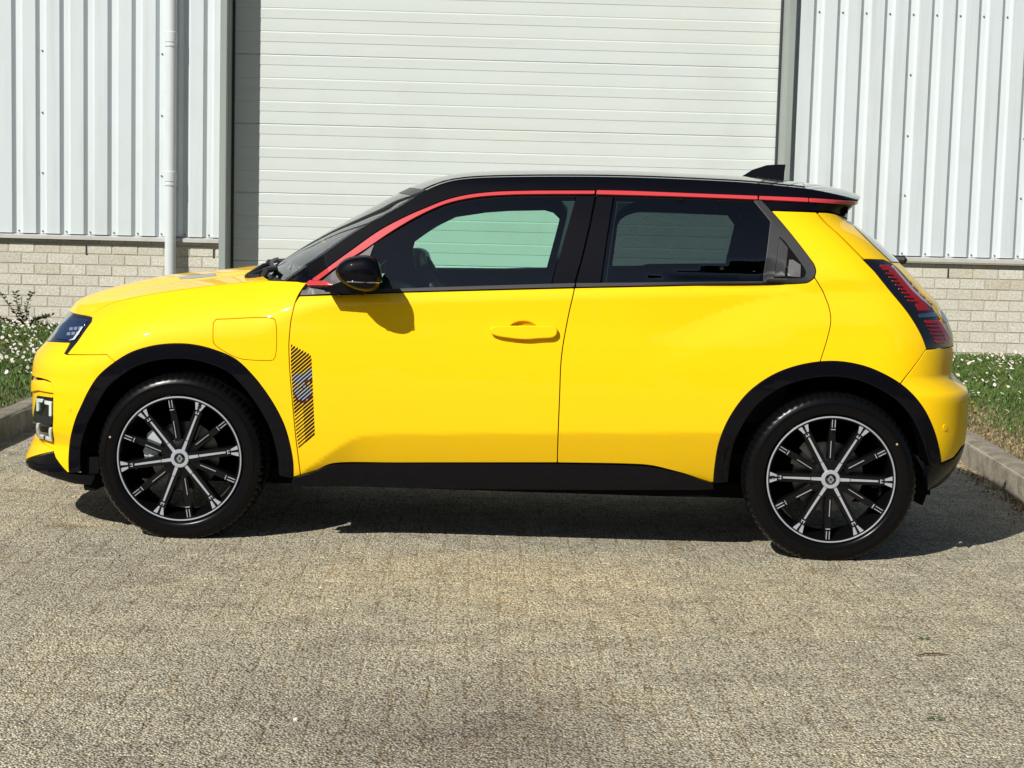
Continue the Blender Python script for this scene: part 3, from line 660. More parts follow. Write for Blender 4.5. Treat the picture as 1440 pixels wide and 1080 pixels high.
def dandelion(px, py, z, label, edge, zw):
    p = at(px, py, 2, z); d = tag(empty('dandelion', (p[0], p[1], z-.09)), label, 'flower', 'dandelions in the verges')
    s = MB(); s.tube([(0, 0, 0), (.005, 0, .05), (0, 0, .09)], .002, 5); s.build('stem', LEAF, d)
    h = MB()
    for ring, (r, zz, k) in enumerate(((.021, .088, 16), (.015, .094, 13), (.008, .098, 9))):
        for i in range(k):
            a = i*2*math.pi/k+ring; h.add([(0, 0, zz-.006), (r*.6*math.cos(a-.16), r*.6*math.sin(a-.16), zz), (r*math.cos(a), r*math.sin(a), zz+.001), (r*.6*math.cos(a+.16), r*.6*math.sin(a+.16), zz)], [(0, 1, 2, 3)])
    h.build('flower_head', DYC, d); return d
dandelion(1367, 566, .20, 'yellow dandelion directly behind the rear bumper, upper of the two', redge, RZW)
dandelion(1371, 578, .20, 'yellow dandelion directly behind the rear bumper, lower of the two', redge, RZW)
dandelion(48, 478, .24, 'yellow dandelion right beside the headlight among daisies', ledge, LZ)
dandelion(6, 482, .24, 'yellow dandelion at the far left edge among daisies', ledge, LZ)
# bits on the paving
TWG = mat('twig_brown', (.10, .05, .03), .8); LFG = mat('fallen_leaf_green', (.10, .13, .04), .7)
p = at(1312, 921, 2, .004); t = MB(); t.tube([(-.055, -.008, .004), (-.02, .004, .007), (.02, .003, .006), (.05, -.006, .004)], [.002, .003, .003, .0015], 6)
tag(t.build('twig', TWG, loc=(p[0], p[1], .001), rot=(0, 0, .1)), 'thin brown twig lying on the paving in front of the rear wheel', 'twig')
for px, py, lab in ((1298, 900, 'small green leaf on the paving just above the twig'), (1314, 1013, 'small green leaf on the paving below the twig, nearest the camera')):
    p = at(px, py, 2, .0); q = MB()
    for (a, s) in ((.1, 1), (1.9, .8), (3.4, .9)):
        c, sn = math.cos(a), math.sin(a); q.add([(0, 0, .002), (.014*s*c-.006*sn, .014*s*sn+.006*c, .007), (.03*s*c, .03*s*sn, .004), (.014*s*c+.006*sn, .014*s*sn-.006*c, .006)], [(0, 1, 2, 3)])
    tag(q.build('fallen_leaf', LFG, loc=(p[0], p[1], .001)), lab, 'leaf', 'fallen leaves on the paving')
p = at(416, 1013, 2, 0); q = MB(); q.tube([(0, 0, 0), (0, 0, .004), (0, 0, .007)], [.006, .007, .003], 7)
tag(q.build('pebble', DAI, loc=(p[0], p[1], 0)), 'single white pebble on the paving below the front wheel', 'pebble')
# the wood on the far side of the yard, behind the camera: it shows only as a reflection in the paint and glass
n = 46000; R = RNG; c = R.integers(0, 26, n); cx = -48+96*(c+.5)/26+R.normal(0, .1, n); rr = 2.6+1.2*np.sin(c*2.3); hh = 8.5+2.5*np.sin(c*1.7+1)
th = R.uniform(0, 2*math.pi, n); ph = R.uniform(-1, 1, n); q = R.uniform(.75, 1.05, n)
P = np.stack([cx+rr*1.1*q*np.cos(th)*np.sqrt(1-ph*ph), -38+rr*q*np.sin(th)*np.sqrt(1-ph*ph), hh*.5+hh*.5*q*ph], 1)
u = R.normal(0, 1, (n, 3)); v = np.cross(u, R.normal(0, 1, (n, 3))); u /= np.linalg.norm(u, axis=1)[:, None]; v /= np.linalg.norm(v, axis=1)[:, None]; s = R.uniform(.13, .34, n)[:, None]
V = np.stack([P-u*s-v*s, P+u*s-v*s, P+u*s+v*s, P-u*s+v*s], 1).reshape(-1, 3); FB = [(4*i, 4*i+1, 4*i+2, 4*i+3) for i in range(n)]
tag(link('tree_line', mesh("tree_line", V, FB, LEAF)), 'dark line of trees across the yard behind the camera', 'trees', kind='stuff')
# ------------------------------------------------------------------ the car
h0 = atc(736, 467, -.868); DIMP.append((h0[0], h0[2], .062, .043, .020))
def okF(s, z): return (((pf(z)+LF-s)/AF) <= .99) & (((s-(pr(z)-LR))/AR) <= .99)
BODY = Surf(F, np.arange(-3.4, 3.2, .015), np.arange(.11, 1.475, .01), okF)
seam = lambda s, z: (((pf(z)+LF-s)/AF) > .985) | (((s-(pr(z)-LR))/AR) > .985)
def px(*segs):
    """photo outline -> body coordinates; a list is a smooth run, a tuple a corner"""
    P = []
    for g in segs: P += sm(g) if isinstance(g, list) else [g]
    return BODY.inv(P)
def D(*parts): return np.concatenate([np.array(p, float).reshape(-1, 2) for p in parts])
def fr(t, z): return (float(sF(t, z)), z)
def re(t, z): return (float(sR(t, z)), z)
car = tag(empty('car', tuple(CART), CARYAW), 'yellow hatchback car with black roof and red roofline strip parked side on', 'car')

HL = [(124.3, 443.6), (139, 434.5), (154.4, 427), (170, 422), (191, 417.5), (215, 413), (250, 407.5), (300, 401), (340, 397), (378, 394)]
DF = [(430.6, 398.3), (424.4, 406.7), (418.9, 415.6), (414.4, 426.7), (411.7, 437.8), (408.9, 452), (406.9, 471), (406.1, 486.5), (407.3, 520), (410.9, 563.5), (415.7, 614), (422.5, 668)]
AF1 = [(97.8, 664), (97.4, 644.4), (100, 617), (107.0, 590), (115.6, 570), (125.3, 550), (138.9, 529.5), (162.2, 509.7)]
AF2 = [(162.2, 509.7), (185.5, 496), (216.7, 486.8), (247.8, 484), (275, 486), (305, 494), (331, 506), (356.2, 530), (377.7, 558.5), (391, 581), (400, 601), (407, 626), (411.0, 650), (411.4, 671.3)]
AR_ = [(1004, 678), (1006.2, 654.6), (1012, 622.5), (1026.7, 587.5), (1052.9, 552.5), (1087.9, 527.7), (1125.8, 514), (1166.7, 508.7), (1201.7, 512.2), (1233.7, 522.5), (1271.7, 545), (1297.9, 574.5), (1312.5, 605), (1319.8, 632), (1322.7, 650.2)]
def cut(run, a, b): return [p for p in run if a <= p[0] <= b]
rv = lambda r: list(reversed(r))
TRM = mat('interior_trim', (.040, .048, .058), .8, spec=.2)
# --- yellow panels
flap = [(304, 449), (384, 448), (387.3, 452), (387.5, 500), (384, 506), (380, 507), (352, 506.3), (338, 504.5), (325, 499.5), (306, 488), (300.5, 482), (299.6, 474), (300, 454)]
fender = px(HL, (418, 395.6), DF, (411.4, 671.3), rv(AF2)[1:], (150, 498.6), (94, 498.4), (108.3, 481), (128.6, 452.5), (129.8, 447))
flp = px(flap)
pair('front_fender', panel(BODY, [fender, flp], gap=.0028, depth=.006, step=.016), YEL, car)
o = one('charge_flap', panel(BODY, [flp], gap=.0024, depth=.006), YEL, car)
one('charge_flap_backing', mirror(panel(BODY, [flp], gap=0)), YEL, car).name = 'front_fender_panel'
BLO = [(420.7, 416), (476, 414), (559.7, 411), (600, 409.9), (700, 407.3), (808, 404.6)]
BC = [(808, 404.6), (805.4, 418), (800.3, 440), (789.9, 500), (787, 560), (785, 610), (783.9, 651)]
fdoor = px(BLO, BC, [(783.9, 651), (700, 651), (560, 651.2), (471, 651.8), (458, 655.5), (447, 661), (423.4, 669)], rv([p for p in DF if p[1] > 416]))
hd = ((h0[0]-.09, h0[2]-.07), (h0[0]+.09, h0[2]+.07), .0042)
d1, d2 = pair('front_door', panel(BODY, [fdoor], gap=.0036, depth=.006, step=.014, fine=hd), YEL, car)
QS = [(1145.7, 390.2), (1158, 410.8), (1166.5, 434), (1168.5, 453), (1163.5, 476.7), (1153.5, 508.9)]
rdoor = px([(809, 404.6), (860, 403.6), (976.7, 401.4), (1073.9, 400), (1124, 398.8), (1137, 396.9), (1145.7, 390.2)], QS[1:], rv(cut(AR_, 1003, 1130)), [(1000.5, 678.8), (985, 674), (964, 667), (940, 660.5), (914.7, 654.8), (880, 652.6), (783.9, 651)], rv(BC)[1:])
rd1, rd2 = pair('rear_door', panel(BODY, [rdoor], gap=.0034, depth=.006, step=.014), YEL, car)
QF = [(1084.6, 296.1), (1100, 313.8), (1120, 338.5), (1140, 364.8), (1145, 372), (1147.5, 380.7), (1145.7, 390.2)]
LL = [(1303.3, 490.8), (1296, 471.7), (1278.3, 441.7), (1250, 406.7), (1230, 381.7), (1214.5, 364.6)]
quarter = px(QF, QS[1:], [(1153.5, 508.9), (1166.7, 508.7), (1201.7, 512.2), (1233.7, 522.5), (1265, 540.7)], (1302, 492), LL[:-1], (1212.8, 364.2), (1147.6, 298.3))
pair('quarter_panel', panel(BODY, [quarter], gap=.0030, depth=.006, step=.014), YEL, car)
LRE = [(1254, 370.2), (1266.7, 381), (1283.3, 400.5), (1298, 416), (1309.5, 428.3), (1316, 440), (1326, 455), (1335, 467), (1339.3, 478), (1339.5, 486.5)]
tg = D(px([(1149.8, 298.4), (1165, 299.2), (1177, 301.6), (1186, 305.4), (1193, 310)]), [re(.75, 1.315), re(.9, 1.315), re(1, 1.315)], [re(1, 1.1), re(1, .9), re(1, .80)], [re(.8, .79)], px(rv(LRE), (1243.3, 365.4), (1215, 364.2)))
full('tailgate', panel(BODY, [tg], seam=seam, gap=.0030), YEL, car)
bmp = D(px((1302.6, 492.5)), px((1320, 490.5), (1338, 488.5)), [re(.8, .782), re(1, .782)], [re(1, .6), re(1, .45)], px([(1352, 627.5), (1347, 635), (1341, 642.5)], (1323, 650.5), rv(cut(AR_, 1266, 1323)), (1266.5, 541)))
full('rear_bumper', panel(BODY, [bmp], seam=seam, gap=.0012), YEL, car)
# nose
zH = float(BODY.inv([(124.3, 443.6)])[0, 1]); sH = float(BODY.inv([(124.3, 443.6)])[0, 0])
tH = (pf(zH)+LF-sH)/AF
head = D(px((125.3, 443.9), [(125.3, 443.9), (129.6, 446.3), (128.2, 452.5), (118, 466.5), (107.8, 480.7)], (93.6, 498.6), (90, 496.2), (99, 481.3), (66, 478.8), (54, 489.5)), [fr(.72, .712), fr(.84, .72), fr(.84, zH)], [fr(t, zH) for t in np.linspace(.80, tH, 6)])
HLX = pair('headlight', panel(BODY, [head], lift=-.003, gap=.001), LBLK, car)
fp_ = D([fr(.845, .70), fr(1, .70), fr(1, zH), fr(.845, zH)])
full('grille_panel', panel(BODY, [fp_], seam=seam), YEL, car)
bu = D(px((162.2, 509.7), (150, 499), (94, 499), (89.6, 497), (98.2, 481.8), (66, 479.8), (54.5, 491)), [fr(.72, .697), fr(.84, .697), fr(1, .697), fr(1, .588)], px((44.8, 527.3), [(58, 531.5), (70, 536), (74.5, 541), (75, 548)], (74.8, 590), (74.8, 632), (78.5, 643.5), (95, 664), (97.8, 664), AF1))
full('front_bumper', panel(BODY, [bu], seam=seam, gap=.0014), YEL, car)
bl = D(px((43.5, 531), [(58, 533.5), (70, 538), (74, 543), (74, 550)], (74, 590), (73.6, 634), (53, 617.5)), [fr(.75, .335), fr(1, .335), fr(1, .58)])
full('bumper_lower_pod', panel(BODY, [bl], lift=-.014, seam=seam), YEL, car)
ledge_ = D(px((42.5, 534), [(58, 536), (70, 541), (73.8, 546), (74, 553)], (52, 549), (42, 551)))
pair('bumper_ledge', panel(BODY, [ledge_], lift=-.004, depth=.008), YEL, car)
bb = D(px((53, 617), (73.2, 634.5), (74.5, 634), (74.8, 631), (36.8, 646)), [fr(.75, .240), fr(1, .240), fr(1, .33), fr(.75, .33)])
bb = D(px((53.2, 616.5), (76, 631.5), (76.2, 634.5), (37, 646)), [fr(.75, .243), fr(1, .243), fr(1, .33), fr(.75, .33)])
full('bumper_blade', panel(BODY, [bb], lift=.002, seam=seam), YEL, car)
lip = D(px((36.5, 648), (76, 635.8), (78.3, 645.5), (94, 665.8), (118, 669), (134, 670), (128, 683), (106, 681.5), (78, 673.8), (54, 664), (36, 654)), [fr(.75, .195), fr(1, .195), fr(1, .238), fr(.75, .236)])
full('front_splitter', panel(BODY, [lip], lift=-.002, seam=seam, depth=.03), BLK, car)
# fog and daytime light
for side, P1 in ((1, None), (-1, None)):
    mk = (lambda g: g) if side > 0 else mirror
    fl = one('fog_light', mk(panel(BODY, [px((51.8, 557.5), (53, 556), (73.6, 558.8), (74, 620.5), (71.5, 621.5), (53, 615.2), (51.8, 613))], lift=.001, depth=.012)), LBLK, car)
    for q in (((53, 560.5), (61, 561.5), (61, 565.5), (55.4, 565), (55.4, 578), (53, 577.5)), ((64.5, 563.5), (73.2, 565), (73.2, 585), (70.6, 584.5), (70.8, 569.3), (64.5, 567.8)),
              ((53.6, 595), (56, 595.6), (56.6, 611), (62, 612.5), (62, 616.8), (54.2, 614)), ((70.8, 601.5), (73.4, 601), (73.7, 620), (65.5, 617.6), (65.5, 613.6), (70.9, 615.4))):
        one('light_bar', mk(panel(BODY, [px(*q)], step=.01, lift=.006, depth=.005, gap=0)), LWHT, fl)
    one('light_divider', mk(panel(BODY, [px((52.3, 583.5), (73.8, 586.5), (73.8, 596.5), (52.5, 592))], step=.01, lift=.005, depth=.004, gap=0)), PLA, fl)
    se = one('parking_sensor', mk(panel(BODY, [px(*[(97.3+3.6*math.cos(a), 575+4.4*math.sin(a)) for a in np.linspace(0, 2*math.pi, 17)[:-1]])], step=.004, lift=.001, gap=0, depth=.002, rnd=.0008)), YEL, car)
    one('sensor_face', mk(panel(BODY, [px(*[(97.3+2.3*math.cos(a), 575+2.8*math.sin(a)) for a in np.linspace(0, 2*math.pi, 13)[:-1]])], step=.004, lift=.0022, gap=0, depth=.001, rnd=.0005)), YEL, se)
    se = one('parking_sensor', mk(panel(BODY, [px(*[(1328.6+4.5*math.cos(a), 601.5+7.2*math.sin(a)) for a in np.linspace(0, 2*math.pi, 17)[:-1]])], step=.004, lift=-.004, gap=0, depth=.002, rnd=.0008)), YEL, car)
    one('sensor_face', mk(panel(BODY, [px(*[(1328.9+3.0*math.cos(a), 601.5+4.6*math.sin(a)) for a in np.linspace(0, 2*math.pi, 13)[:-1]])], step=.004, lift=.002, gap=0, depth=.004, rnd=.0008)), YEL, se)
    # headlight inside
    hl = HLX[0] if side > 0 else HLX[1]
    one('reflector', mk(panel(BODY, [px([(84, 458), (96, 449.5), (110, 448.6), (121, 449.2)], (122.5, 451), [(117, 459), (103.5, 477.6)], (77, 475.6))], lift=.000, depth=.001, gap=0)), LBLU, hl)
    for k in range(6):
        cx, cy = (100.5+(k % 3)*6.4-(k//3)*3.4, 462.5+(k//3)*7-(k % 3)*.5)
        one('led_module', mk(panel(BODY, [px((cx-2.2, cy-1.8), (cx+2.4, cy-2), (cx+1.6, cy+2), (cx-2.9, cy+2.2))], step=.01, lift=.002, depth=.001, gap=0, rnd=.0005)), mats_led if 'mats_led' in globals() else globals().setdefault('mats_led', mat('led_lens', (.20, .24, .34), .1, coat=1)), hl)
    one('light_guide', mk(panel(BODY, [px((97, 479), (103, 476.5), (109.5, 468), (115.5, 459.5), (117, 460.3), (111, 469.5), (105, 477.8))], step=.01, lift=.0025, depth=.001, gap=0, rnd=.0004)), LWHT, hl)
# --- arches, skirt, diffuser
def arch(run, c, w=.052):
    o_ = px(run); i_ = o_.copy(); v = np.array(c)-o_; L = np.linalg.norm(v, axis=1, keepdims=True); i_ = o_+v/L*w
    return panel(BODY, [D(o_, i_[::-1])], step=.016, lift=.0035, gap=.0008, depth=.06, rnd=.006)
WX = 1.27; WZ = .318
pair('wheel_arch', arch(AF1+AF2[1:], (-1.255, .335)), BLK, car)
pair('wheel_arch', arch(AR_, (1.255, .335)), BLK, car)
sk = px((412, 673), (423.4, 671.2), (447, 663.3), [(447, 663.3), (458, 657.6), (471, 654)], (700, 653.2), (784, 653.2), (880, 654.8), [(914.7, 657), (940, 662.6), (964, 669), (985, 676)], (1001, 681), (1004, 681), (1004, 689), (850, 689.5), (700, 688.5), (560, 686.5), (408, 684))
def FSK(s, z): P = F(s, z); P[..., 1] -= .46*np.clip(.345-np.asarray(z), 0, .2)*sst(-1.0, -.75, P[..., 0])*sst(1.0, .75, P[..., 0]); return P
SKS = Surf(FSK, np.arange(-1.1, 1.1, .015), np.arange(.17, .40, .008))
def pxk(*segs):
    P = []
    for g in segs: P += sm(g) if isinstance(g, list) else [g]
    return SKS.inv(P)
sk = pxk((412, 673), (423.4, 671.2), (447, 663.3), [(447, 663.3), (458, 657.6), (471, 654)], (700, 653.2), (784, 653.2), (880, 654.8), [(914.7, 657), (940, 662.6), (964, 669), (985, 676)], (1001, 681), (1004, 681), (1004, 689), (850, 689.5), (700, 688.5), (560, 686.5), (408, 684))
pair('side_skirt', panel(SKS, [sk], lift=-.006, depth=.05, rnd=.004), BLK, car)
df = D(px((1303.5, 671), (1312, 650.5), (1323, 652.3), (1341.7, 644.8), (1352.5, 630)), [re(.75, .435), re(1, .435), re(1, .2), re(.75, .2)], px((1333, 672.5), (1303, 691)))
full('diffuser', panel(BODY, [df], seam=seam, depth=.03), BLK, car)
# --- dark structure below and inside
def shell(lift):
    o_ = D(px(HL, (418, 396), (430, 404), (600, 409.9), (808, 404.6), (976.7, 401.4), (1120, 399)), px((1150, 380), (1090, 300), (1150, 300), (1214, 366), (1250, 408), (1302, 490), (1330, 492)), px((1345, 630), (1324, 648)), px(rv(AR_)), px((1000, 684), (415, 680)), px(rv(AF2)), px(rv(AF1)), px((78, 642), (76, 545), (60, 500), (108, 485)))
    return panel(BODY, [o_], step=.04, lift=lift, gap=.0, depth=0)
pair('body_shell', shell(-.035), DRK, car)
m = MB(); m.box((-1.70, -.60, .19), (1.62, .60, .25)); m.box((-.80, -.77, .215), (.80, .77, .30)); m.box((-1.85, -.50, .26), (-1.70, .50, .66)); m.box((1.60, -.55, .22), (1.72, .55, .66)); m.box((-.92, -.62, .5), (-.86, .62, .96)); m.box((-1.75, -.45, .3), (-.9, .45, .80))
m.build('underbody', DRK, car)
for x in (-WX+.01, WX-.012):
    for s in (-1, 1):
        m = MB(); m.lathe([(.395, -.06), (.400, .33)], 40, math.radians(2), math.radians(178)); m.lathe([(.400, .33), (.0, .33)], 40, math.radians(2), math.radians(178))
        m.build('wheel_well', DRK, car, loc=(x, s*.80, WZ+.02), rot=(0, 0, 0 if s < 0 else math.pi))
# --- glasshouse
AP = [(402, 395.6), (430, 376), (456.7, 356.7), (495.6, 329.4), (534, 307), (561.7, 291.5), (582, 278.5), (600, 267.5), (620, 258.8), (639, 253.6), (660, 251), (678, 249.8), (755, 248.3), (860, 248.8), (957, 251.8), (1054, 257), (1100, 261.5), (1140, 266), (1178, 273.6), (1206, 280.5)]
RU = [(437, 393.6), (465, 373), (495.6, 350.8), (534.4, 323.6), (573.3, 303.2), (600, 291.8), (629, 280.6), (658.3, 273.7), (697, 269.5), (755.5, 267.8), (838, 267.8), (880, 268.6), (976.7, 272.3), (1067, 275.8), (1138, 278.8), (1208, 283)]
RL = [(447, 395.8), (478, 373), (509, 354.3), (553.9, 324.2), (592.8, 302), (629, 286.6), (668, 278.2), (716.7, 274.6), (775, 273.6), (838, 273.6), (880, 274.5), (957, 276.7), (1067, 281), (1138, 284.3), (1208, 288.5)]
def between(U, L, x0, x1, y=0):
    """strip between two curves from x0 to x1"""
    u = np.array(sm(U, 10)); l = np.array(sm(L, 10)); xs = np.linspace(x0, x1, max(4, int((x1-x0)/7)))
    return BODY.inv([(x, np.interp(x, u[:, 0], u[:, 1])+y) for x in xs]+[(x, np.interp(x, l[:, 0], l[:, 1])-y) for x in xs[::-1]])
rail = px(AP, (1207, 282), rv([(a, b-1.3) for a, b in RU if a < 1200 and a > 440]), (435.5, 393.2), (430.5, 397))
pair('roof_rail', panel(BODY, [rail], gap=.001, depth=.02, rnd=.003, step=.016), BLK, car)
f1 = BODY.inv(sm([p for p in RU if p[0] < 830], 6)+[(837.3, 267.8), (836.6, 273.6)]+sm(rv([p for p in RL if p[0] < 830]), 6))
pair('red_strip', panel(BODY, [f1], gap=.0030, depth=.008, lift=.003, rnd=.0015, step=.012), RED, car)
for a, b in ((839, 1065.5), (1067.5, 1136.5), (1138, 1206)):
    pair('red_strip', panel(BODY, [between(RU, RL, a, b)], gap=.0014, depth=.008, lift=.003, rnd=.0015, step=.012), RED, car)
pair('red_strip', panel(BODY, [px((432, 400), (436, 396.6), (466, 398.6), (469.5, 400.5), (468, 402.4), (433, 402.6))], gap=0, depth=.008, lift=.010, step=.012), RED, car)
# black panels round the windows
pair('pillar_panel', panel(BODY, [px((810.5, 275), (836.8, 275.2), (829, 316), (818, 362), (807.8, 397.8), (776.2, 398.8), (793.5, 336))], lift=.001), BLK, d1).__class__
bp2 = panel(BODY, [px((839, 275.4), (862.5, 276), (854, 331), (844.6, 397.4), (810, 397.8), (820, 362), (831, 316))], lift=.001)
pair('pillar_panel', bp2, BLK, rd1)
pair('window_backing', panel(BODY, [between([(a, b-2) for a, b in RU], [(a, b+2.6) for a, b in RL], 455, 1206)], lift=-.008, depth=0), DRK, car)
for o in list(car.children): pass
fgl = px([(527.8, 341.8), (553.9, 326), (592.8, 304), (629, 288.7), (668, 280.2), (716.7, 276.6), (775, 275.6), (809, 275.6)], (792, 336), (774.6, 399.4), (600, 404.6), (526, 407.3), (521.8, 358.6))
pair('front_window', panel(BODY, [fgl], lift=-.002, gap=.0008, depth=0), GLA, car)
rgl = px((864, 277), (957, 279), (1058, 283.8), (1083, 311.5), (1072.5, 395.6), (846, 397.8), (855, 331))
pair('rear_side_window', panel(BODY, [rgl], lift=-.002, gap=.0008, depth=0), GLR, car)
pair('belt_moulding', panel(BODY, [px((478, 413.2), (559.7, 410.2), (600, 409), (700, 406.4), (807, 403.6), (808.6, 398.2), (775, 399.2), (600, 404.6), (526, 407.6), (478, 409.5))], lift=.002, gap=.0006), PLA, d1)
pair('belt_moulding', panel(BODY, [px((810, 403.6), (860, 402.6), (976.7, 400.4), (1073, 398.9), (1072.6, 395.9), (846, 398), (810.8, 398.2))], lift=.002, gap=.0006), PLA, rd1)
sail = px((450.5, 396), (478, 374.6), (509, 356), (526.5, 343.2), (521, 358.8), (525, 407), (482, 410), (470, 405.5), (468.5, 399))
pair('mirror_sail', panel(BODY, [sail], lift=.000), GRP, d1)
pair('mirror_foot_trim', panel(BODY, [px((432.5, 404), (447, 406.4), (466, 410.2), (477, 412.8), (421.3, 415.4), (425, 408))], lift=.001), GRP, d1)
qt = px((1060.5, 283), (1062, 281.8), (1070.5, 282.4), (1084.4, 297), (1100, 314.6), (1120, 339.3), (1139.6, 365.4), [(1144, 372), (1146.3, 380.7), (1144.5, 389.4), (1137, 395.9), (1124, 397.9)], (1073.6, 398.9), (1073.6, 395), (1083.8, 311.4))
qn = pair('quarter_trim', panel(BODY, [qt], lift=.002, gap=.0008, rnd=.003), PLA, rd1)
q2 = px((1096.2, 333), (1103, 339), (1118, 359), (1130, 375.5), (1133.5, 383), (1131, 389.5), (1126, 391), (1088.2, 391))
qr = pair('handle_recess', panel(BODY, [q2], lift=.0028, gap=0, rnd=.0006, depth=.001), DRK, rd1)
q3 = px((1096.6, 336), (1107.6, 349.5), (1103.5, 389.6), (1089.5, 389.8))
pair('rear_door_handle', panel(BODY, [q3], lift=.006, gap=0, depth=.004), PLA, rd1)
pair('handle_pad', panel(BODY, [px((1110, 366), (1115, 366), (1125.5, 373.2), (1125, 389.6), (1108, 388.4))], lift=.0045, gap=0, depth=.002), GRP, rd1)
pair('spoiler_side', panel(BODY, [px((1070.5, 282.6), (1138, 285.4), (1207, 290), (1209, 291.2), (1197, 298), (1194.5, 307.5), (1186, 303.6), (1177, 299.8), (1165, 297.4), (1149, 296.6), (1086, 294.8))], lift=-.004, depth=.02), BLK, car)
# inner trim round the side openings (placed from what shows through the far windows)
def far(pts): P = np.array([atc(x, y, .735) for x, y in pts]); return np.stack([P[:, 0], P[:, 2]], 1)
hole1 = far([(563, 341), (569.4, 337), (600, 318.5), (642.8, 297), (685.6, 290.3), (716.7, 288), (767, 287), (779, 290.3), (787.6, 299), (786.7, 307.8), (768.8, 374.3), (709, 375.6), (563, 374.5)])
hole2 = far([(867.8, 307.8), (871.7, 300), (881.4, 293.2), (897, 288.7), (957, 290.3), (1021.4, 293.2), (1033, 308.7), (1021.4, 370.4), (860, 372)])
tro = px((470, 408), (500, 358), (545, 325), (588, 300), (629, 282), (668, 274), (716.7, 270), (775, 269), (860, 270), (957, 273), (1060, 277), (1086, 312), (1130, 372), (1130, 397), (1073, 403), (860, 408), (700, 412), (480, 419))
one('window_trim', mirror(panel(BODY, [tro, hole1, hole2], lift=-.03, gap=0, depth=.03)), TRM, car)
grow_ = lambda h: h.mean(0)+(h-h.mean(0))*[1.16, 1.3]
one('window_trim', panel(BODY, [tro, grow_(hole1), grow_(hole2)], lift=-.03, gap=0, depth=.03), TRM, car)
# handle of the front door
hb = px([(691.2, 464.5), (694, 461.6), (702, 460.6), (770, 460.4), (779, 461.4), (781.6, 464.5), (781, 470), (776, 473.2), (762, 474.2), (742, 475.2), (722, 474.2), (702, 471.5), (693, 468.5)])
keep = DIMP[:]; DIMP.clear(); p1 = panel(BODY, [hb], lift=.023, gap=0, depth=.012, rnd=.006, step=.008); DIMP.extend(keep)
pair('door_handle', p1, YEL, d1)
for sx in (697, 775):
    a = atc(sx, 466, -.872); m = MB(); m.box((a[0]-.012, -.880, a[2]-.010), (a[0]+.012, -.845, a[2]+.008), .003); o = m.build('handle_mount', YEL, d1)
# graphic on the front door
outl = np.array([(409.2, 484.4), (436.2, 498.7), (438, 502.5), (442.5, 604.4), (442.5, 611), (430, 619.5), (419.8, 630.5), (416.5, 610), (413, 573), (410, 533), (408.7, 505)])
def clip_line(c, x0=400, x1=450, sl=-.86):
    """where the slanting line y = c + sl*(x-425) lies inside the graphic"""
    xs = np.linspace(x0, x1, 400); ys = c+sl*(xs-425); k = inside(np.stack([xs, ys], 1), [outl]); return (xs[k].min(), xs[k].max()) if k.any() else None
dec = [one('stripe_decal', g, m_, d1) for g, m_ in [(merge(*L), m_) for L, m_ in ()]]
S1, S2, S3 = [], [], []
def stroke(c, xa, xb, th, lift):
    sl = -.86; return panel(BODY, [BODY.inv([(xa, c+sl*(xa-425)-th/2), (xb, c+sl*(xb-425)-th/2), (xb, c+sl*(xb-425)+th/2), (xa, c+sl*(xa-425)+th/2)])], step=.03, lift=lift, gap=0, depth=0)
five = np.array([(428, 524), (438.5, 518), (439.6, 531), (428.5, 536), (428.2, 541), (437.5, 545.5), (438, 556), (431, 563), (419.5, 562), (412.5, 549), (412.5, 540), (419.5, 544), (424, 549), (427.5, 549.5), (428, 546), (420, 541.5), (411.3, 535), (411, 527.5)])
five2 = np.array([(426.5, 531), (439, 526), (440, 535), (431, 539.5), (437.5, 548), (439.5, 559), (431, 567.5), (417.5, 565), (411.8, 550), (412, 543), (418, 546), (422, 554), (428, 556), (430, 551), (424, 545)])
c = 468.
while c < 645:
    e = clip_line(c)
    if e and e[1]-e[0] > 1.2:
        th = 3.5 if c < 572 else 3.2; mid = 424+(c-540)*.06
        if c < 575: S1.append(stroke(c, e[0], e[1], th, .0009))
        else:
            if e[1] > mid+1: S1.append(stroke(c, max(mid, e[0]), e[1], th+.3, .0009))
            if e[0] < mid-1: S1.append(stroke(c, e[0], min(mid, e[1]), 2.3, .0009))
        for poly, dst in ((five, S2), (five2, S3)):                 # between the black lines the figure shows white with a maroon shade
            cy = c+2.7; xs = np.linspace(405, 445, 300); ys = cy-.86*(xs-425); k = inside(np.stack([xs, ys], 1), [poly]) & inside(np.stack([xs, ys], 1), [outl])
            if dst is S3: k &= ~inside(np.stack([xs, ys], 1), [five])
            if k.sum() > 6:
                d_ = np.diff(np.concatenate([[0], k.astype(int), [0]])); 
                for a, b in zip(np.where(d_ == 1)[0], np.where(d_ == -1)[0]):
                    if b-a > 6: dst.append(stroke(cy, xs[a], xs[b-1], 2.3, .0007))
    c += 5.4
one('stripe_decal', merge(*S1), DKR, d1); one('number_decal', merge(*S2), DWH, d1); one('number_shadow_decal', merge(*S3), DMA, d1)
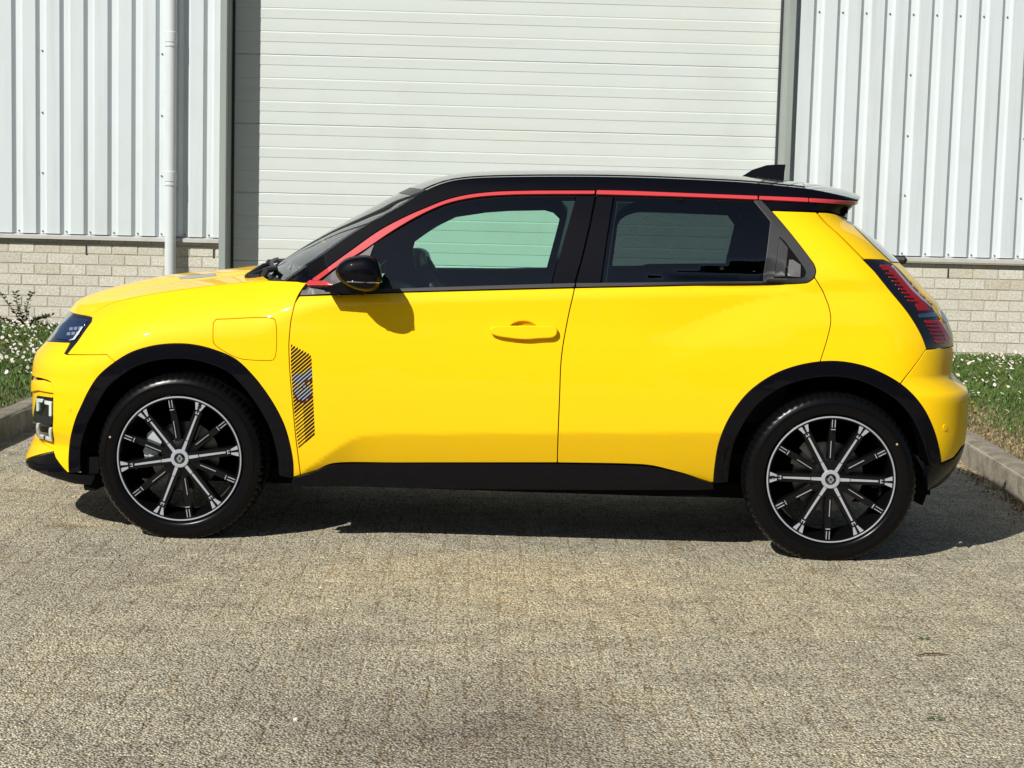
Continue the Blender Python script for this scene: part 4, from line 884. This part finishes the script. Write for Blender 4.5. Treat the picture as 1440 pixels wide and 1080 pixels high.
# --- tail lamps
tl = px((1214.8, 365), (1243.3, 366.2), [(1243.3, 366.2), (1254.4, 371), (1266.7, 381.6), (1283.3, 401), (1298, 416.5), (1309, 429), (1316, 440.5), (1326, 455.5), (1334.6, 467.5), (1338.8, 478), (1338.8, 486.4)], (1303.6, 490.2), rv(LL[:-1])[::-1][1:], )
def on_line(pts, y): P = np.array(pts); return float(np.interp(y, P[:, 1], P[:, 0]))
RR = [(1250, 372.5), (1263, 386), (1280, 406.5), (1296, 421.5), (1306.5, 433)]         # right rail
for side in (1, -1):
    mk = (lambda g: g) if side > 0 else mirror
    T_ = one('tail_lamp', mk(panel(BODY, [tl], lift=.001, gap=.0008)), LBLK, car)
    def seg(pts, m_, lift=.0035, nm='lamp_segment'): return one(nm, mk(panel(BODY, [px(*pts)], step=.012, lift=lift, gap=0, depth=.002, rnd=.0008)), m_, T_)
    xl = lambda y: on_line([(1236, 372.5), (1288.5, 437.5)], y); xr = lambda y: on_line([(1249, 372.5), (1263, 388), (1280, 408.5), (1296, 423.5), (1307.5, 436.5)], y)
    seg([(1236.5, 373), (1249.5, 373.3), (1255.5, 380.5), (1241.5, 380.3)], LRED)
    for k in range(8):
        y = 384.2+k*5.45; seg([(xl(y), y), (xr(y)-5.2, y+.2), (xr(y+2.2)-3.8, y+2.4), (xl(y+1.9)+2.6, y+2.1)], LRED)
    seg([(1287, 427.4), (1300, 428), (1306.8, 436.6), (1290.5, 437)], LRED)
    seg([(1250, 374), (1255.8, 380), (1268, 393), (1284, 412), (1298, 425.5), (1307, 435), (1300.5, 435), (1292, 427.5), (1277, 413), (1262, 394), (1250.5, 381)], LRED, .0030)
    seg([(1253.6, 374), (1256, 374.6), (1268.5, 388.5), (1285, 408), (1299, 421.5), (1309.6, 431.5), (1308, 432.5), (1297, 422.6), (1283.4, 409.5), (1267, 390)], LPNK, .004, 'lamp_rim')
    for k in range(7):
        y = 396+k*5; x = on_line([(1258, 375), (1271, 388.6), (1287.5, 408), (1301, 421), (1312, 432)], y)
        seg([(x-.6, y), (x+3.2, y+.2), (x+5.2, y+2.9), (x+1.4, y+2.6)], LPNK if k % 2 else GRP, .0012, 'lamp_cell')
    seg([(1290, 442), (1314, 440.2), (1319, 444.8), (1291.8, 446.8)], CHR, .005, 'chrome_bar')
    seg([(1317, 438.5), (1322, 440), (1331, 453.5), (1327, 455.6), (1319.8, 445.6)], CLR, .012, 'clear_lens')
    xl2 = lambda y: on_line([(1299, 450.8), (1315, 482.8)], y); xr2 = lambda y: on_line([(1318.5, 450.8), (1327, 462), (1334, 475), (1334, 483)], y)
    seg([(1299.5, 451), (1319, 450.8), (1321.2, 454.4), (1301.5, 454.8)], LRED)
    for k in range(4):
        y = 457.6+k*5.5; seg([(xl2(y), y), (xr2(y)-5, y+.2), (xr2(y+2.2)-4.2, y+2.5), (xl2(y+2)+2.3, y+2.2)], LRED)
    seg([(1313.4, 478.6), (1330, 478.8), (1334, 476.5), (1333, 481.6), (1329, 482.9), (1315.6, 482.7)], LRED)
    seg([(1316, 451.2), (1320, 451), (1327, 461.5), (1334.4, 475), (1333.6, 481.5), (1328, 480), (1327.5, 474), (1321, 462)], LRED, .0030)
    seg([(1320.6, 450.6), (1322.2, 451.4), (1329.2, 461.5), (1336.6, 475.4), (1335.4, 476.4), (1327.8, 462.5)], LPNK, .004, 'lamp_rim')
# --- bonnet, windscreen, roof as surfaces across the car
Eh = F(*px(HL).T); kx = np.argsort(Eh[:, 0]); Eh = Eh[kx]
Ch = np.array([(-1.925, zH), (-1.89, .897), (-1.804, .927), (-1.705, .953), (-1.581, .984), (-1.505, .998), (-1.315, 1.021), (-1.245, 1.03), (-1.15, 1.043), (-1.09, 1.047)])
eu = np.linspace(0, 1, len(Eh)); eu = (Eh[:, 0]-Eh[0, 0])/(Eh[-1, 0]-Eh[0, 0]); cu = (Ch[:, 0]-Ch[0, 0])/(Ch[-1, 0]-Ch[0, 0])
hE = [pchip(eu, Eh[:, i]) for i in range(3)]; hC = [pchip(cu, Ch[:, 0]), None, pchip(cu, Ch[:, 1])]
def HOOD(a, b):
    """a: along 0..1 (scaled by .95), b: across -.75..+.75"""
    u = np.clip(np.asarray(a)/.95, -.02, 1.02); v = np.asarray(b)/.75; w = np.abs(v)
    u1 = np.clip(u, 0, 1)
    ex, ey, ez = hE[0](u1), hE[1](u1), hE[2](u1); cx_, cz_ = hC[0](u1), hC[2](u1)
    x = cx_+(ex-cx_)*w**2.2; y = ey*-1*v*-1; z = cz_+(ez-cz_)*w**2.3
    t = 1-w*(1-tH); Fp = F(sF(t, zH+0*t), zH+0*t); k = (1-u1)**2
    fx = Fp[..., 0]-(hC[0](0)+(hE[0](0)-hC[0](0))*w**2.2); fy = np.sign(v)*np.abs(Fp[..., 1])-np.abs(hE[1](0))*v; x = x+fx*k; y = np.abs(ey)*v+fy*k
    y0 = np.abs(y); br = sst(.50, .40, y0)*sst(.0, .25, u)                        # raised middle of the bonnet
    return np.stack([x+(u-u1)*.9, y, z+.012*br], -1)
HS = Surf(HOOD, np.arange(0, .951, .02), np.arange(-.75, .751, .02), out=(0, 0, 1))
one('bonnet', panel(HS, [np.array([(0, -.75), (.95, -.75), (.95, .75), (0, .75)])], step=.024, gap=.0012, depth=.012), YEL, car)
# charge indicator let into the bonnet
ci = HS.inv([(249.5, 389.6), (254, 392.6), (272, 391.8), (304.5, 388), (303.5, 384.6), (283, 386), (262, 387.6)])
one('charge_indicator', panel(HS, [ci], step=.012, lift=.0012, gap=0, depth=.002, rnd=.001), CHR, car)
m = MB(); Rr = [HOOD(np.array([.945]), np.array([b]))[0] for b in np.linspace(-.74, .74, 15)]
Ws_E = F(*px([p for p in AP if p[0] <= 600]).T); Ws_C = np.array([atc(x, y, 0) for x, y in sm([(385, 377), (389.6, 374), (437, 343), (476, 319.7), (515, 298.3), (553.9, 277), (580, 264.5)])])
Wl = [pchip(np.linspace(0, 1, len(Ws_E)), Ws_E[:, i]) for i in range(3)]; wE = (Ws_E[:, 2]-Ws_E[0, 2])/(Ws_E[-1, 2]-Ws_E[0, 2]); wC = (Ws_C[:, 2]-Ws_C[0, 2])/(Ws_C[-1, 2]-Ws_C[0, 2])
gE = [pchip(wE, Ws_E[:, i]) for i in range(3)]; gC = [pchip(wC, Ws_C[:, i]) for i in range(3)]
def WIND(a, b):
    u = np.clip(np.asarray(a)/.75, 0, 1); v = np.asarray(b)/.7; w = v*v
    return np.stack([gC[0](u)+(gE[0](u)-gC[0](u))*w, np.abs(gE[1](u))*v, gC[2](u)+(gE[2](u)-gC[2](u))*w], -1)
WS = Surf(WIND, np.arange(0, .75, .03), np.arange(-.7, .701, .03), out=(-.5, 0, 1))
one('windscreen', panel(WS, [np.array([(.0, -.7), (.75, -.7), (.75, .7), (.0, .7)])], step=.016, gap=.0005, depth=0), GLW, car)
one('windscreen_seal', merge(*[panel(WS, [np.array(L)], step=.03, gap=0, depth=0, lift=.001) for L in ([(0, .672), (.75, .672), (.75, .7), (0, .7)], [(0, -.7), (.75, -.7), (.75, -.672), (0, -.672)], [(.70, -.672), (.75, -.672), (.75, .672), (.70, .672)])]), BLK, car)
cw = MB(); V = []
for b in np.linspace(-1, 1, 17):
    p = HOOD(np.array([.945]), np.array([b*.74]))[0]; q = WIND(np.array([.0]), np.array([b*.69]))[0]
    V += [tuple(p-[0, 0, .012]), tuple((p+q)/2-[0, 0, .02]), tuple(q+[.01, 0, .0])]
cw.add(V, [f for i in range(16) for f in ((3*i, 3*i+1, 3*i+4, 3*i+3), (3*i+1, 3*i+2, 3*i+5, 3*i+4))]); cw.build('cowl', PLA, car)
for (yy, ln, s) in ((-.52, .48, 1), (.02, .55, 1)):                  # wipers lying along the screen's foot
    w = MB(); P = [WIND(np.array([.035+.02*t]), np.array([yy+ln*t]))[0]+[-.016, 0, .014] for t in np.linspace(0, 1, 9)]
    w.tube(P, [.009]*9, 6); a = P[0]; w.tube([a+[-.05, -.03, -.04], a+[-.03, -.02, -.004], a], [.014, .013, .008], 8); w.tube([P[3]+[-.07, -.12, -.045], P[3]+[-.03, -.02, -.006], P[3]], [.012, .009, .007], 8)
    w.build('wiper', PLA, car)
w = MB(); a = atc(364, 386, -.50); w.box((a[0]-.035, -.62, a[2]-.03), (a[0]+.035, -.44, a[2]+.004), .012); w.tube([(a[0]-.03, -.60, a[2]-.01), (a[0]+.02, -.55, a[2]+.012), (a[0]+.06, -.46, a[2]+.022)], [.014, .012, .009], 8); w.build('wiper_pivot', PLA, car)
Rf_E = F(*px([p for p in AP if p[0] >= 600]).T); Rf_C = np.array([atc(x, y, 0) for x, y in sm([(580, 264.5), (600, 256), (635, 246.8), (658, 243.6), (717, 240.9), (794, 240.2), (880, 241), (957, 244.6), (1043, 249), (1104, 255.3), (1158, 262.4), (1191, 270.4), (1205, 276.5)])])
rE = (Rf_E[:, 0]-Rf_E[0, 0])/(Rf_E[-1, 0]-Rf_E[0, 0]); rC = (Rf_C[:, 0]-Rf_C[0, 0])/(Rf_C[-1, 0]-Rf_C[0, 0])
qE = [pchip(rE, Rf_E[:, i]) for i in range(3)]; qC = [pchip(rC, Rf_C[:, i]) for i in range(3)]
def ROOF(a, b):
    u = np.clip(np.asarray(a)/1.75, 0, 1); v = np.asarray(b)/.65; w = np.abs(v)
    return np.stack([qC[0](u)+(qE[0](u)-qC[0](u))*w**2, np.abs(qE[1](u))*v, qC[2](u)+(qE[2](u)-qC[2](u))*w**2.3], -1)
RS = Surf(ROOF, np.arange(0, 1.75, .03), np.arange(-.65, .651, .03), out=(0, 0, 1))
one('roof', panel(RS, [np.array([(0, -.65), (1.50, -.65), (1.50, .65), (0, .65)])], step=.022, gap=.0012, depth=.02, rnd=.002), BLR, car)
one('rear_spoiler', panel(RS, [np.array([(1.503, -.65), (1.75, -.65), (1.75, .65), (1.503, .65)])], step=.03, gap=.0012, depth=.035, rnd=.004), BLR, car)
for y in (-1, 1):                                                    # joint strips along the roof
    m = MB(); m.tube([tuple(ROOF(np.array([t]), np.array([y*.60]))[0]) for t in np.linspace(.0, 1.5, 40)], .0035, 6); m.build('roof_joint', DRK, car)
hlr = MB(); V = [tuple(ROOF(np.array([a]), np.array([b]))[0]-[0, 0, .03]) for a in np.linspace(.02, 1.45, 12) for b in np.linspace(-.6, .6, 7)]
hlr.add(V, [(i*7+j, i*7+j+1, i*7+8+j, i*7+7+j) for i in range(11) for j in range(6)]); hlr.build('headliner', mat('headliner_grey', (.10, .10, .105), .9), car)
fn = MB(); st = [atc(*p, 0) for p in ((1043, 249.5), (1058, 239.9), (1077.8, 233.6), (1091, 232.8), (1104.4, 232.7), (1102.5, 244), (1101, 257))]
P0 = [(p[0], p[2]+.010) for p in st]
V = []; F_ = []; nP = len(P0); zb0 = min(p[1] for p in P0)
for s in (-1, 1):
    for x, z in P0: V.append((x, s*(.034-.024*min(1, (z-zb0)/.045)), z-.006))
F_ = [tuple(range(nP-1, -1, -1)), tuple(range(nP, 2*nP))]+[(i, i+1, nP+i+1, nP+i) for i in range(nP-1)]
fn.add(V, F_); fn.build('roof_antenna', BLK, car, angle=50)
rw = full('rear_window', panel(BODY, [D(px([(1197.5, 315.5), (1209, 326.4), (1228, 345.5), (1246.5, 363), (1253, 369.4)]), [re(.75, 1.15), re(1, 1.15), re(1, 1.305), re(.75, 1.305)])], lift=.003, seam=seam), GLB, car)
m = MB(); a = atc(1262, 364, -.12); m.tube([a+[-.03, .0, .0], a+[.025, 0, -.004], a+[.037, 0, -.012]], [.013, .021, .010], 10); m.tube([a+[0, 0, 0], a+[-.005, .20, .015], a+[-.02, .38, .03]], [.011, .008, .006], 8); m.build('rear_wiper', PLA, car)
m = MB(); m.box((1.26, -.52, 1.335), (1.345, .52, 1.38), .01); m.build('spoiler_core', DRK, car)
# --- door mirrors
MO = sm([(472, 377), (477, 370.5), (487.8, 363), (505, 359.4), (520, 359.6), (531, 366), (536, 379), (536.8, 392), (532.5, 404), (522.5, 409.6), (505, 408.4), (489.7, 402.4), (477, 393), (472, 384), (472, 377)], 4)[:-1]
mo = np.array([atc(x, y, -.97)[[0, 2]] for x, y in MO]); mc = mo.mean(0)
for s, dr in ((1, d1), (-1, d2)):
    m = MB(); V = []; n = len(mo)
    ys = [(-.880, .62), (-.892, .86), (-.915, .96), (-.955, 1.0), (-.995, .985), (-1.025, .92), (-1.043, .78), (-1.053, .52), (-1.056, .2)]
    for y, k in ys:
        for p in mo: q = mc+(p-mc)*k; V.append((q[0]+(y+.97)*-.10, s*y, q[1]))
    Fm = [(i*n+j, i*n+(j+1) % n, (i+1)*n+(j+1) % n, (i+1)*n+j) for i in range(len(ys)-1) for j in range(n)]+[tuple(range(n)), tuple(range((len(ys)-1)*n, len(ys)*n))]
    m.add(V, Fm); mr = m.build('door_mirror', BLK, car, angle=60)
    zz = atc(505, 395.5, -.97)[2]; b = MB()
    band = [(-.895, .90), (-.92, .975), (-.955, 1.012), (-.995, .998), (-1.026, .935), (-1.046, .79)]
    for dz in (.0,):
        kk = np.abs(mo[:, 1]-zz) < .012; right = mo[kk & (mo[:, 0] > mc[0])].mean(0); left = mo[kk & (mo[:, 0] < mc[0])].mean(0)
        for e0 in (right,):
            pts = [tuple((mc[0]+(e0[0]-mc[0])*k+(y+.97)*-.10, s*y, zz)) for y, k in band]
        fr2 = [(mc[0]+(right[0]-mc[0])*.79*t+(-1.046+.97)*-.1, s*-(1.046+.006*(1-t*t)), zz) for t in np.linspace(.9, -.6, 8)]
        b.tube(pts+fr2, .0028, 6)
    b.build('mirror_seam', CHR, mr)
    a0, a1 = atc(468, 405, -.85), atc(515, 412, -.85); f = MB()
    f.prism([(a0[0]-.02, a0[2]-.012), (a1[0], a1[2]-.004), (a1[0]+.02, a1[2]+.03), (a0[0]+.06, a0[2]+.035), (a0[0], a0[2]+.012)], min(s*-.93, s*-.835), max(s*-.93, s*-.835)); f.build('mirror_arm', BLK, mr)
# --- cabin
def bench(x, y, w, h=.62):
    m = MB(); pr = [(x-.50, .50), (x-.52, .62), (x-.46, .68), (x-.08, .64), (x+.02, .62), (x+.18, .62+h), (x+.26, .62+h+.01), (x+.31, .60+h), (x+.16, .50)]
    m.prism(pr, y-w/2, y+w/2); return m
for y in (-.36, .36):
    o = bench(.06, y, .48, .44).build('front_seat', SEAT, car, angle=40); bm_ = bmesh.new(); bm_.from_mesh(o.data); bmesh.ops.bevel(bm_, geom=bm_.edges[:], offset=.03, segments=2, affect='EDGES'); bm_.to_mesh(o.data); bm_.free()
    q = MB(); q.box((.27, y-.12, 1.12), (.36, y+.12, 1.25), .035); q.build('headrest', SEAT, o)
o = bench(.92, 0, 1.2, .40).build('rear_seat', SEAT, car)
for y in (-.38, .38):
    q = MB(); q.box((1.10, y-.12, 1.04), (1.18, y+.12, 1.19), .03); q.build('headrest', SEAT, o)
m = MB(); m.prism([(-1.02, .60), (-.50, .60), (-.44, .80), (-.47, .94), (-.60, .985), (-1.02, 1.0)], -.72, .72); m.build('dashboard', PLA, car)
m = MB(); C0 = Vector((-.30, -.37, .965)); ax = Vector((.90, 0, .42)).normalized(); u = Vector((0, 1, 0)); v = ax.cross(u)
m.tube([C0+.178*(u*math.cos(t)+v*math.sin(t)) for t in np.linspace(0, 2*math.pi, 33)], .015, 8, False)
m.tube([C0-ax*.02, C0-ax*.20], [.05, .03], 10); m.tube([C0-u*.17, C0-ax*.02, C0+u*.17], [.012, .03, .012], 8); m.build('steering_wheel', PLA, car)
# --- wheels
def wheel(x, side, rot, cal_a):
    root = MB()
    y = -.775
    # rim barrel and dish
    root.lathe([(.2475, -.085), (.2475, -.095), (.245, -.0975), (.237, -.0965), (.234, -.092), (.232, -.070), (.222, -.045), (.214, .0), (.222, .075), (.243, .09)], 72)
    for k in range(6):
        a = rot+k*math.pi/3
        for (an, w0, w1, yf, yb) in ((a, .034, .030, -.083, -.040), (a+math.pi/6, .026, .022, -.072, -.035)):
            c, s_ = math.cos(an), math.sin(an); V = []
            for r, yy in ((.030, .0), (.13, .003), (.235, -.004)):
                for ww, yq in ((w0/2 if r < .2 else w1/2, yf+yy), (-(w0/2 if r < .2 else w1/2), yf+yy), (-w1/2-.004, yb), (w1/2+.004, yb)): V.append((r*c-ww*s_, yq, r*s_+ww*c))
            root.add(V, [(4*i+j, 4*i+(j+1) % 4, 4*i+4+(j+1) % 4, 4*i+4+j) for i in range(2) for j in range(4)]+[(3, 2, 1, 0), (8, 9, 10, 11)])
    root.lathe([(.0, -.078), (.05, -.078), (.075, -.068), (.08, -.03), (.0, -.03)], 36)
    w = root.build('wheel', ALB, car, angle=30, loc=(x, side*-y*-1 if False else (y if side > 0 else -y), WZ), rot=(0, 0, 0 if side > 0 else math.pi))
    # tyre with shoulder grooves, flat where it stands
    P = [(.233, -.070), (.238, -.082), (.246, -.0885), (.252, -.0905), (.254, -.094), (.262, -.0985), (.278, -.101), (.292, -.100), (.293, -.1015), (.296, -.1012), (.298, -.0985), (.309, -.095), (.318, -.089), (.3225, -.085), (.325, -.081), (.331, -.071), (.334, -.055), (.335, -.035), (.329, -.034), (.329, -.028), (.335, -.027), (.3358, -.008), (.330, -.007), (.330, .0)]
    P = P+[(r, -yy) for r, yy in P[-2::-1]]
    def groove(i, j, r, yy):
        q = i % 4
        if abs(yy) > .034 and r > .3175 and q == 0: return r-.0045*min(1, (r-.3165)/.006)
        return r
    t = MB(); n0 = 0; t.lathe(P, 288, fn=groove)
    V = []
    for (vx, vy, vz) in t.V:
        if vz < -WZ+.006: 
            k = (-WZ+.006-vz); vy *= 1+k*2.2; vz = max(vz, -WZ+.0015)
        V.append((vx, vy, vz))
    t.V = V; t.build('tyre', RUB, w, angle=32)
    # machined faces
    f = MB(); f.lathe([(.2470, -.0962), (.2455, -.0982), (.2422, -.0985), (.2406, -.0968)], 96); f.build('rim_edge', ALU, w)
    def plate(poly, an, yq, m): 
        c, s_ = math.cos(an), math.sin(an); n = len(poly)
        V = [(r*c-w_*s_, yq, r*s_+w_*c) for r, w_ in poly]+[(r*c-w_*s_, yq+.008, r*s_+w_*c) for r, w_ in poly]
        m.add(V, [tuple(range(n)), tuple(range(2*n-1, n-1, -1))]+[(i, n+i, n+(i+1) % n, (i+1) % n) for i in range(n)])
    for k in range(6):
        a = rot+k*math.pi/3; m = MB()
        plate([(.030, -.0065), (.074, -.0054), (.074, .0054), (.030, .0065)], a, -.0862, m)
        plate([(.077, -.0045), (.183, -.0036), (.183, .0036), (.077, .0045)], a, -.0842, m)
        plate([(.190, -.0075), (.1935, -.0075), (.1935, .0075), (.190, .0075)], a, -.0875, m)
        plate([(.1935, .0035), (.201, .0035), (.201, .0062), (.1935, .0062)], a, -.0880, m); plate([(.1935, -.0062), (.201, -.0062), (.201, -.0035), (.1935, -.0035)], a, -.0880, m)
        for s_ in (-1, 1): plate([(.207, s_*.0040), (.207, s_*.0105), (.2395, s_*.0235), (.2415, s_*.0060)], a, -.0945, m)
        m.build('machined_spoke', ALU, w)
        a2 = a+math.pi/6; m = MB()
        plate([(.082, .0030), (.148, .0030), (.148, .0052), (.082, .0052)], a2, -.0765, m)
        for s_ in (-1, 1): plate([(.203, s_*.0042), (.203, s_*.0068), (.240, s_*.0068), (.240, s_*.0042)], a2, -.0925, m)
        plate([(.193, -.0085), (.196, -.0085), (.196, .0085), (.193, .0085)], a2, -.0890, m)
        m.build('machined_line', ALU, w)
    # dotted band at the lower edge of the rim
    # hub cap
    m = MB(); m.lathe([(.0215, -.0880), (.0225, -.0905), (.0340, -.0905), (.0365, -.0875), (.0365, -.078)], 36); h = m.build('hub_ring', ALU, w)
    m = MB(); m.lathe([(.0, -.0895), (.018, -.0890), (.0222, -.0872)], 28); m.build('hub_cap', LBLK, w)
    def rhomb(cx, cz, rx, rz, th, m):
        o_ = [(cx+rx, cz), (cx, cz+rz), (cx-rx, cz), (cx, cz-rz)]; i_ = [(cx+(rx-th), cz), (cx, cz+rz-th*1.35), (cx-(rx-th), cz), (cx, cz-rz+th*1.35)]
        V = [(p[0], -.0912, p[1]) for p in o_+i_]; m.add(V, [(j, (j+1) % 4, 4+(j+1) % 4, 4+j) for j in range(4)])
    m = MB(); rhomb(-.0022, 0, .0098, .0155, .0022, m); rhomb(.0022, 0, .0098, .0155, .0022, m); e = m.build('emblem', ALU, w); e.rotation_euler = (0, -(rot-math.radians(10))*0, 0)
    # figure on one flare
    an = rot+(math.pi/3 if x < 0 else math.pi); c, s_ = math.cos(an), math.sin(an); m = MB(); U = .0055
    seg5 = [((-1, 1.8), (1, 1.8)), ((-1, 1.8), (-1, .3)), ((-1, .3), (1, .3)), ((1, .3), (1, -1.3)), ((1, -1.3), (-1, -1.3))]
    for p, q in seg5:
        p, q = np.array(p)*U, np.array(q)*U; d_ = (q-p)/np.linalg.norm(q-p); nn_ = np.array([-d_[1], d_[0]])*.0017; p = p-d_*.0017; q = q+d_*.0017
        V = []
        for z in (p+nn_, p-nn_, q-nn_, q+nn_):
            r_, w_ = .226+z[1], -z[0]; V.append((r_*c-w_*s_, -.0953, r_*s_+w_*c))
        m.add(V, [(0, 1, 2, 3)])
    m.build('number_mark', LBLK, w)
    # brakes behind the spokes
    m = MB(); m.lathe([(.055, -.020), (.080, -.022), (.080, -.004), (.138, -.004), (.139, .006), (.05, .006)], 48); m.build('brake_disc', DIS, w)
    m = MB(); a = cal_a
    for da, r0, r1 in ((.0, .100, .162), (.44, .098, .156)):
        V = []
        for yy in (-.032, .012):
            for (aa, rr) in ((a+da-.16, r0+.012), (a+da-.15, r1), (a+da, r1+.006), (a+da+.15, r1), (a+da+.16, r0)): V.append((rr*math.cos(aa), yy+(0 if yy > 0 else .004*abs(aa-a-da)/.13), rr*math.sin(aa)))
        m.add(V, [(0, 1, 2, 3, 4), (9, 8, 7, 6, 5)]+[(j, 5+j, 5+(j+1) % 5, (j+1) % 5) for j in range(5)])
    m.build('brake_caliper', CAL if x < 0 else DIS, w, angle=40)
    m = MB(); ang = math.radians(164) if x < 0 else math.radians(31); m.tube([(.285*math.cos(ang), -.1005, .285*math.sin(ang)), (.285*math.cos(ang), -.1017, .285*math.sin(ang))], .0042, 12); m.build('tyre_dot', mat('dot_tan', (.45, .33, .22), .7) if 'dot_tan' not in bpy.data.materials else bpy.data.materials['dot_tan'], w)
    return w
R10 = math.radians(10)
for side in (1, -1):
    wheel(-WX, side, math.radians(9.5), math.radians(148)); wheel(WX, side, math.radians(-.5), math.radians(128))
for side in (-1, 1):
    m = MB(); m.prism([(1.62, .22), (1.66, .20), (1.68, .26), (1.66, .38), (1.62, .40)], min(side*.60, side*.70), max(side*.60, side*.70)); m.build('mud_flap', DRK, car)
    m = MB(); m.prism([(-1.675, .165), (-1.63, .165), (-1.61, .30), (-1.70, .30)], min(side*.50, side*.78), max(side*.50, side*.78)); m.build('air_deflector', DRK, car)
